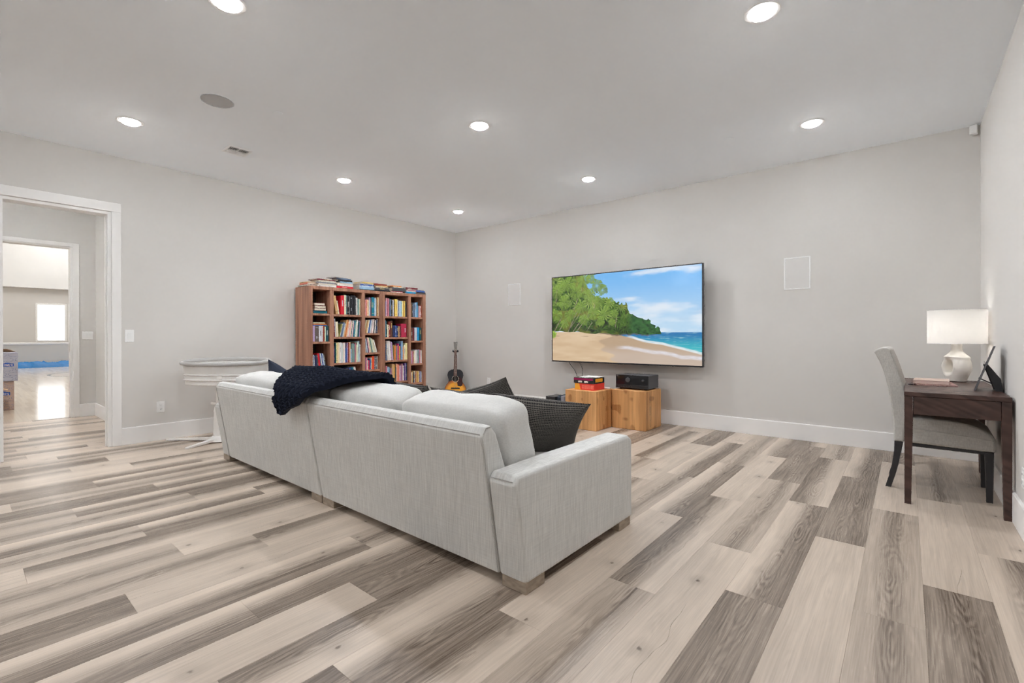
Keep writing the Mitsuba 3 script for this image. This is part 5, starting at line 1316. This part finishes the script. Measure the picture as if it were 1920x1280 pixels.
# ------------------------------------------------------------------ what is seen in the hall and the gymnasium
mat('m_carton_top', lin(190, 160, 130), 0.8, 0.1)
scene['m_carton'] = {'type': 'principled', 'base_color': rgb(lin(188, 188, 200)), 'roughness': 0.8, 'specular': 0.1}
scene['m_carton_low'] = {'type': 'principled', 'base_color': rgb(lin(188, 164, 150)), 'roughness': 0.8, 'specular': 0.1}
mat('m_ink_blue', lin(60, 92, 170), 0.6, 0.2); mat('m_ink_line', lin(120, 130, 165), 0.7, 0.2)
def carton(x0, x1, y0, y1, z0, z1, body, label, flaps):
    """a moving carton: printed with rows of long hexagons and the shop's blue badge on the face towards the rooms"""
    k = thing('cardboard_box', label, 'box')
    put('body', box(x0, x1, y0, y1, z0, z1, 0.003), body, k)
    def outline(cy, cz, hw, hh):
        pts = [(-hw, -0.3 * hh), (-hw, 0.3 * hh), (-hw * 0.8, hh * 0.7), (-hw * 0.3, hh), (hw * 0.3, hh), (hw * 0.8, hh * 0.7), (hw, 0.3 * hh), (hw, -0.3 * hh), (hw * 0.8, -hh * 0.7), (hw * 0.3, -hh), (-hw * 0.3, -hh), (-hw * 0.8, -hh * 0.7)]
        P = sg.Polygon([(cy + a, cz + b) for a, b in pts])
        R = P.difference(P.buffer(-0.0035)).intersection(sg.box(y0 + 0.004, z0 + 0.004, y1 - 0.004, z1 - 0.004))
        return R
    ms = []
    n = 6
    for r in range(n):
        cz = z0 + (z1 - z0) * (r + 0.5) / n
        for c in range(-1, 4):
            cy = y1 - 0.115 + (c - 2 + (0.5 if r % 2 else 0.0)) * 0.150
            if r == 3 and abs(cy - (y1 - 0.115)) < 0.10: continue
            R = outline(cy, cz, 0.066, 0.031)
            for g in getattr(R, 'geoms', [R]):
                if g.area > 1e-6:
                    m = extr(g, 0.0006); v = m.vertices.copy()
                    m.vertices = np.stack([x1 + v[:, 2], v[:, 0], v[:, 1]], 1)
                    if m.volume < 0: m.invert()
                    ms.append(m)
    put('printed_pattern', cat(*ms), 'm_ink_line', k)
    cy, cz = y1 - 0.115, z0 + (z1 - z0) * 0.57
    B = sg.Polygon([(cy + a * 0.72, cz + b * 0.8) for a, b in ((-0.10, -0.03), (0.10, -0.03), (0.10, 0.025), (0.05, 0.03), (0.03, 0.045), (-0.03, 0.045), (-0.05, 0.03), (-0.10, 0.025))]).intersection(sg.box(y0, z0, y1, z1))
    m = extr(B, 0.001); v = m.vertices.copy(); m.vertices = np.stack([x1 + v[:, 2], v[:, 0], v[:, 1]], 1)
    if m.volume < 0: m.invert()
    bk = put('badge', m, 'm_ink_blue', k, label='blue badge with white lettering')
    tm = meshkit.text_mesh("LOWE'S", 0.034, 0.0008, True)
    w = tm.bounds[1][0]
    v = tm.vertices.copy(); tm.vertices = np.stack([x1 + 0.001 + v[:, 2], cy - 0.058 + v[:, 0] * (0.116 / w), cz - 0.016 + v[:, 1] * 0.85], 1)
    if tm.volume < 0: tm.invert()
    put('lettering', tm, 'm_letter', bk)
    if flaps:
        put('flap', hull([[x0, y, z1 + 0.002] for y in (y0, y1)] + [[x0 + 0.19, y, z1 + 0.055] for y in (y0 + 0.01, y1 - 0.10)] + [[x0, y, z1 + 0.004] for y in (y0, y1)]), 'm_carton_top', k)
    return k
carton(-11.25, -10.83, 0.14, 0.605, 0.0, 0.455, 'm_carton_low', 'printed cardboard moving box beyond the doorways, lower of the stack', False)
carton(-11.25, -10.80, 0.18, 0.645, 0.4565, 0.905, 'm_carton', 'gray printed cardboard moving box beyond the doorways, upper of the stack', True)
k = thing('cardboard_box', 'small brown open carton in front of the stacked moving boxes', 'box')
put('body', box(-10.62, -10.36, 0.10, 0.43, 0.0, 0.38, 0.003), 'm_carton_brown', k)
put('flap', hull([[x, 0.425, 0.381] for x in (-10.62, -10.36)] + [[x, 0.52, 0.345] for x in (-10.62, -10.36)] + [[x, 0.425, 0.385] for x in (-10.62, -10.36)]), 'm_carton_top', k)
mat('m_carton_brown', lin(176, 140, 124), 0.8, 0.1)
k = thing('court_barrier', 'low white net barrier across the far end of the gymnasium', 'net')
gx = -25.9
put('top_rail', box(gx - 0.04, gx + 0.04, -5.5, 8.0, 0.84, 0.93, 0.02), 'm_gym_white', k)
put('net', box(gx - 0.004, gx + 0.004, -5.5, 8.0, 0.05, 0.84), 'm_net', k)
for y in np.arange(-5.0, 8.0, 5.9):
    put('post', tube([(gx, y, 0.0), (gx, y, 0.85)], 0.025, 10), 'm_gym_white', k, 40)
k = thing('deflated_inflatable', 'blue crumpled inflatable lying along the far end of the gymnasium', 'inflatable')
nx, ny = 14, 90
X_, Y_ = np.meshgrid(np.linspace(-1, 1, nx), np.linspace(0, 1, ny), indexing='ij')
hh = 0.20 * (1 - X_ ** 4) * (0.62 + 1.1 * (meshkit.fbm(np.stack([X_ * 1.5, Y_ * 26, X_ * 0], -1), 4, 3) - 0.35)) + 0.03
hh[0] = hh[-1] = 0; hh[:, 0] = hh[:, -1] = 0
v = np.stack([-25.2 + 0.5 * X_, 0.6 + 4.2 * Y_, np.maximum(hh, 0)], -1).reshape(-1, 3)
ii, jj = np.meshgrid(np.arange(nx - 1), np.arange(ny - 1), indexing='ij')
q = (ii * ny + jj).ravel()
F = np.vstack([np.stack([q, q + ny, q + ny + 1], 1), np.stack([q, q + ny + 1, q + 1], 1)])
scene['m_blue_2s'] = {'type': 'twosided', 'b': {'type': 'principled', 'base_color': rgb(lin(30, 112, 176)), 'roughness': 0.45, 'specular': 0.5}}
put('shell', trimesh.Trimesh(v, F, process=False), 'm_blue_2s', k, True)
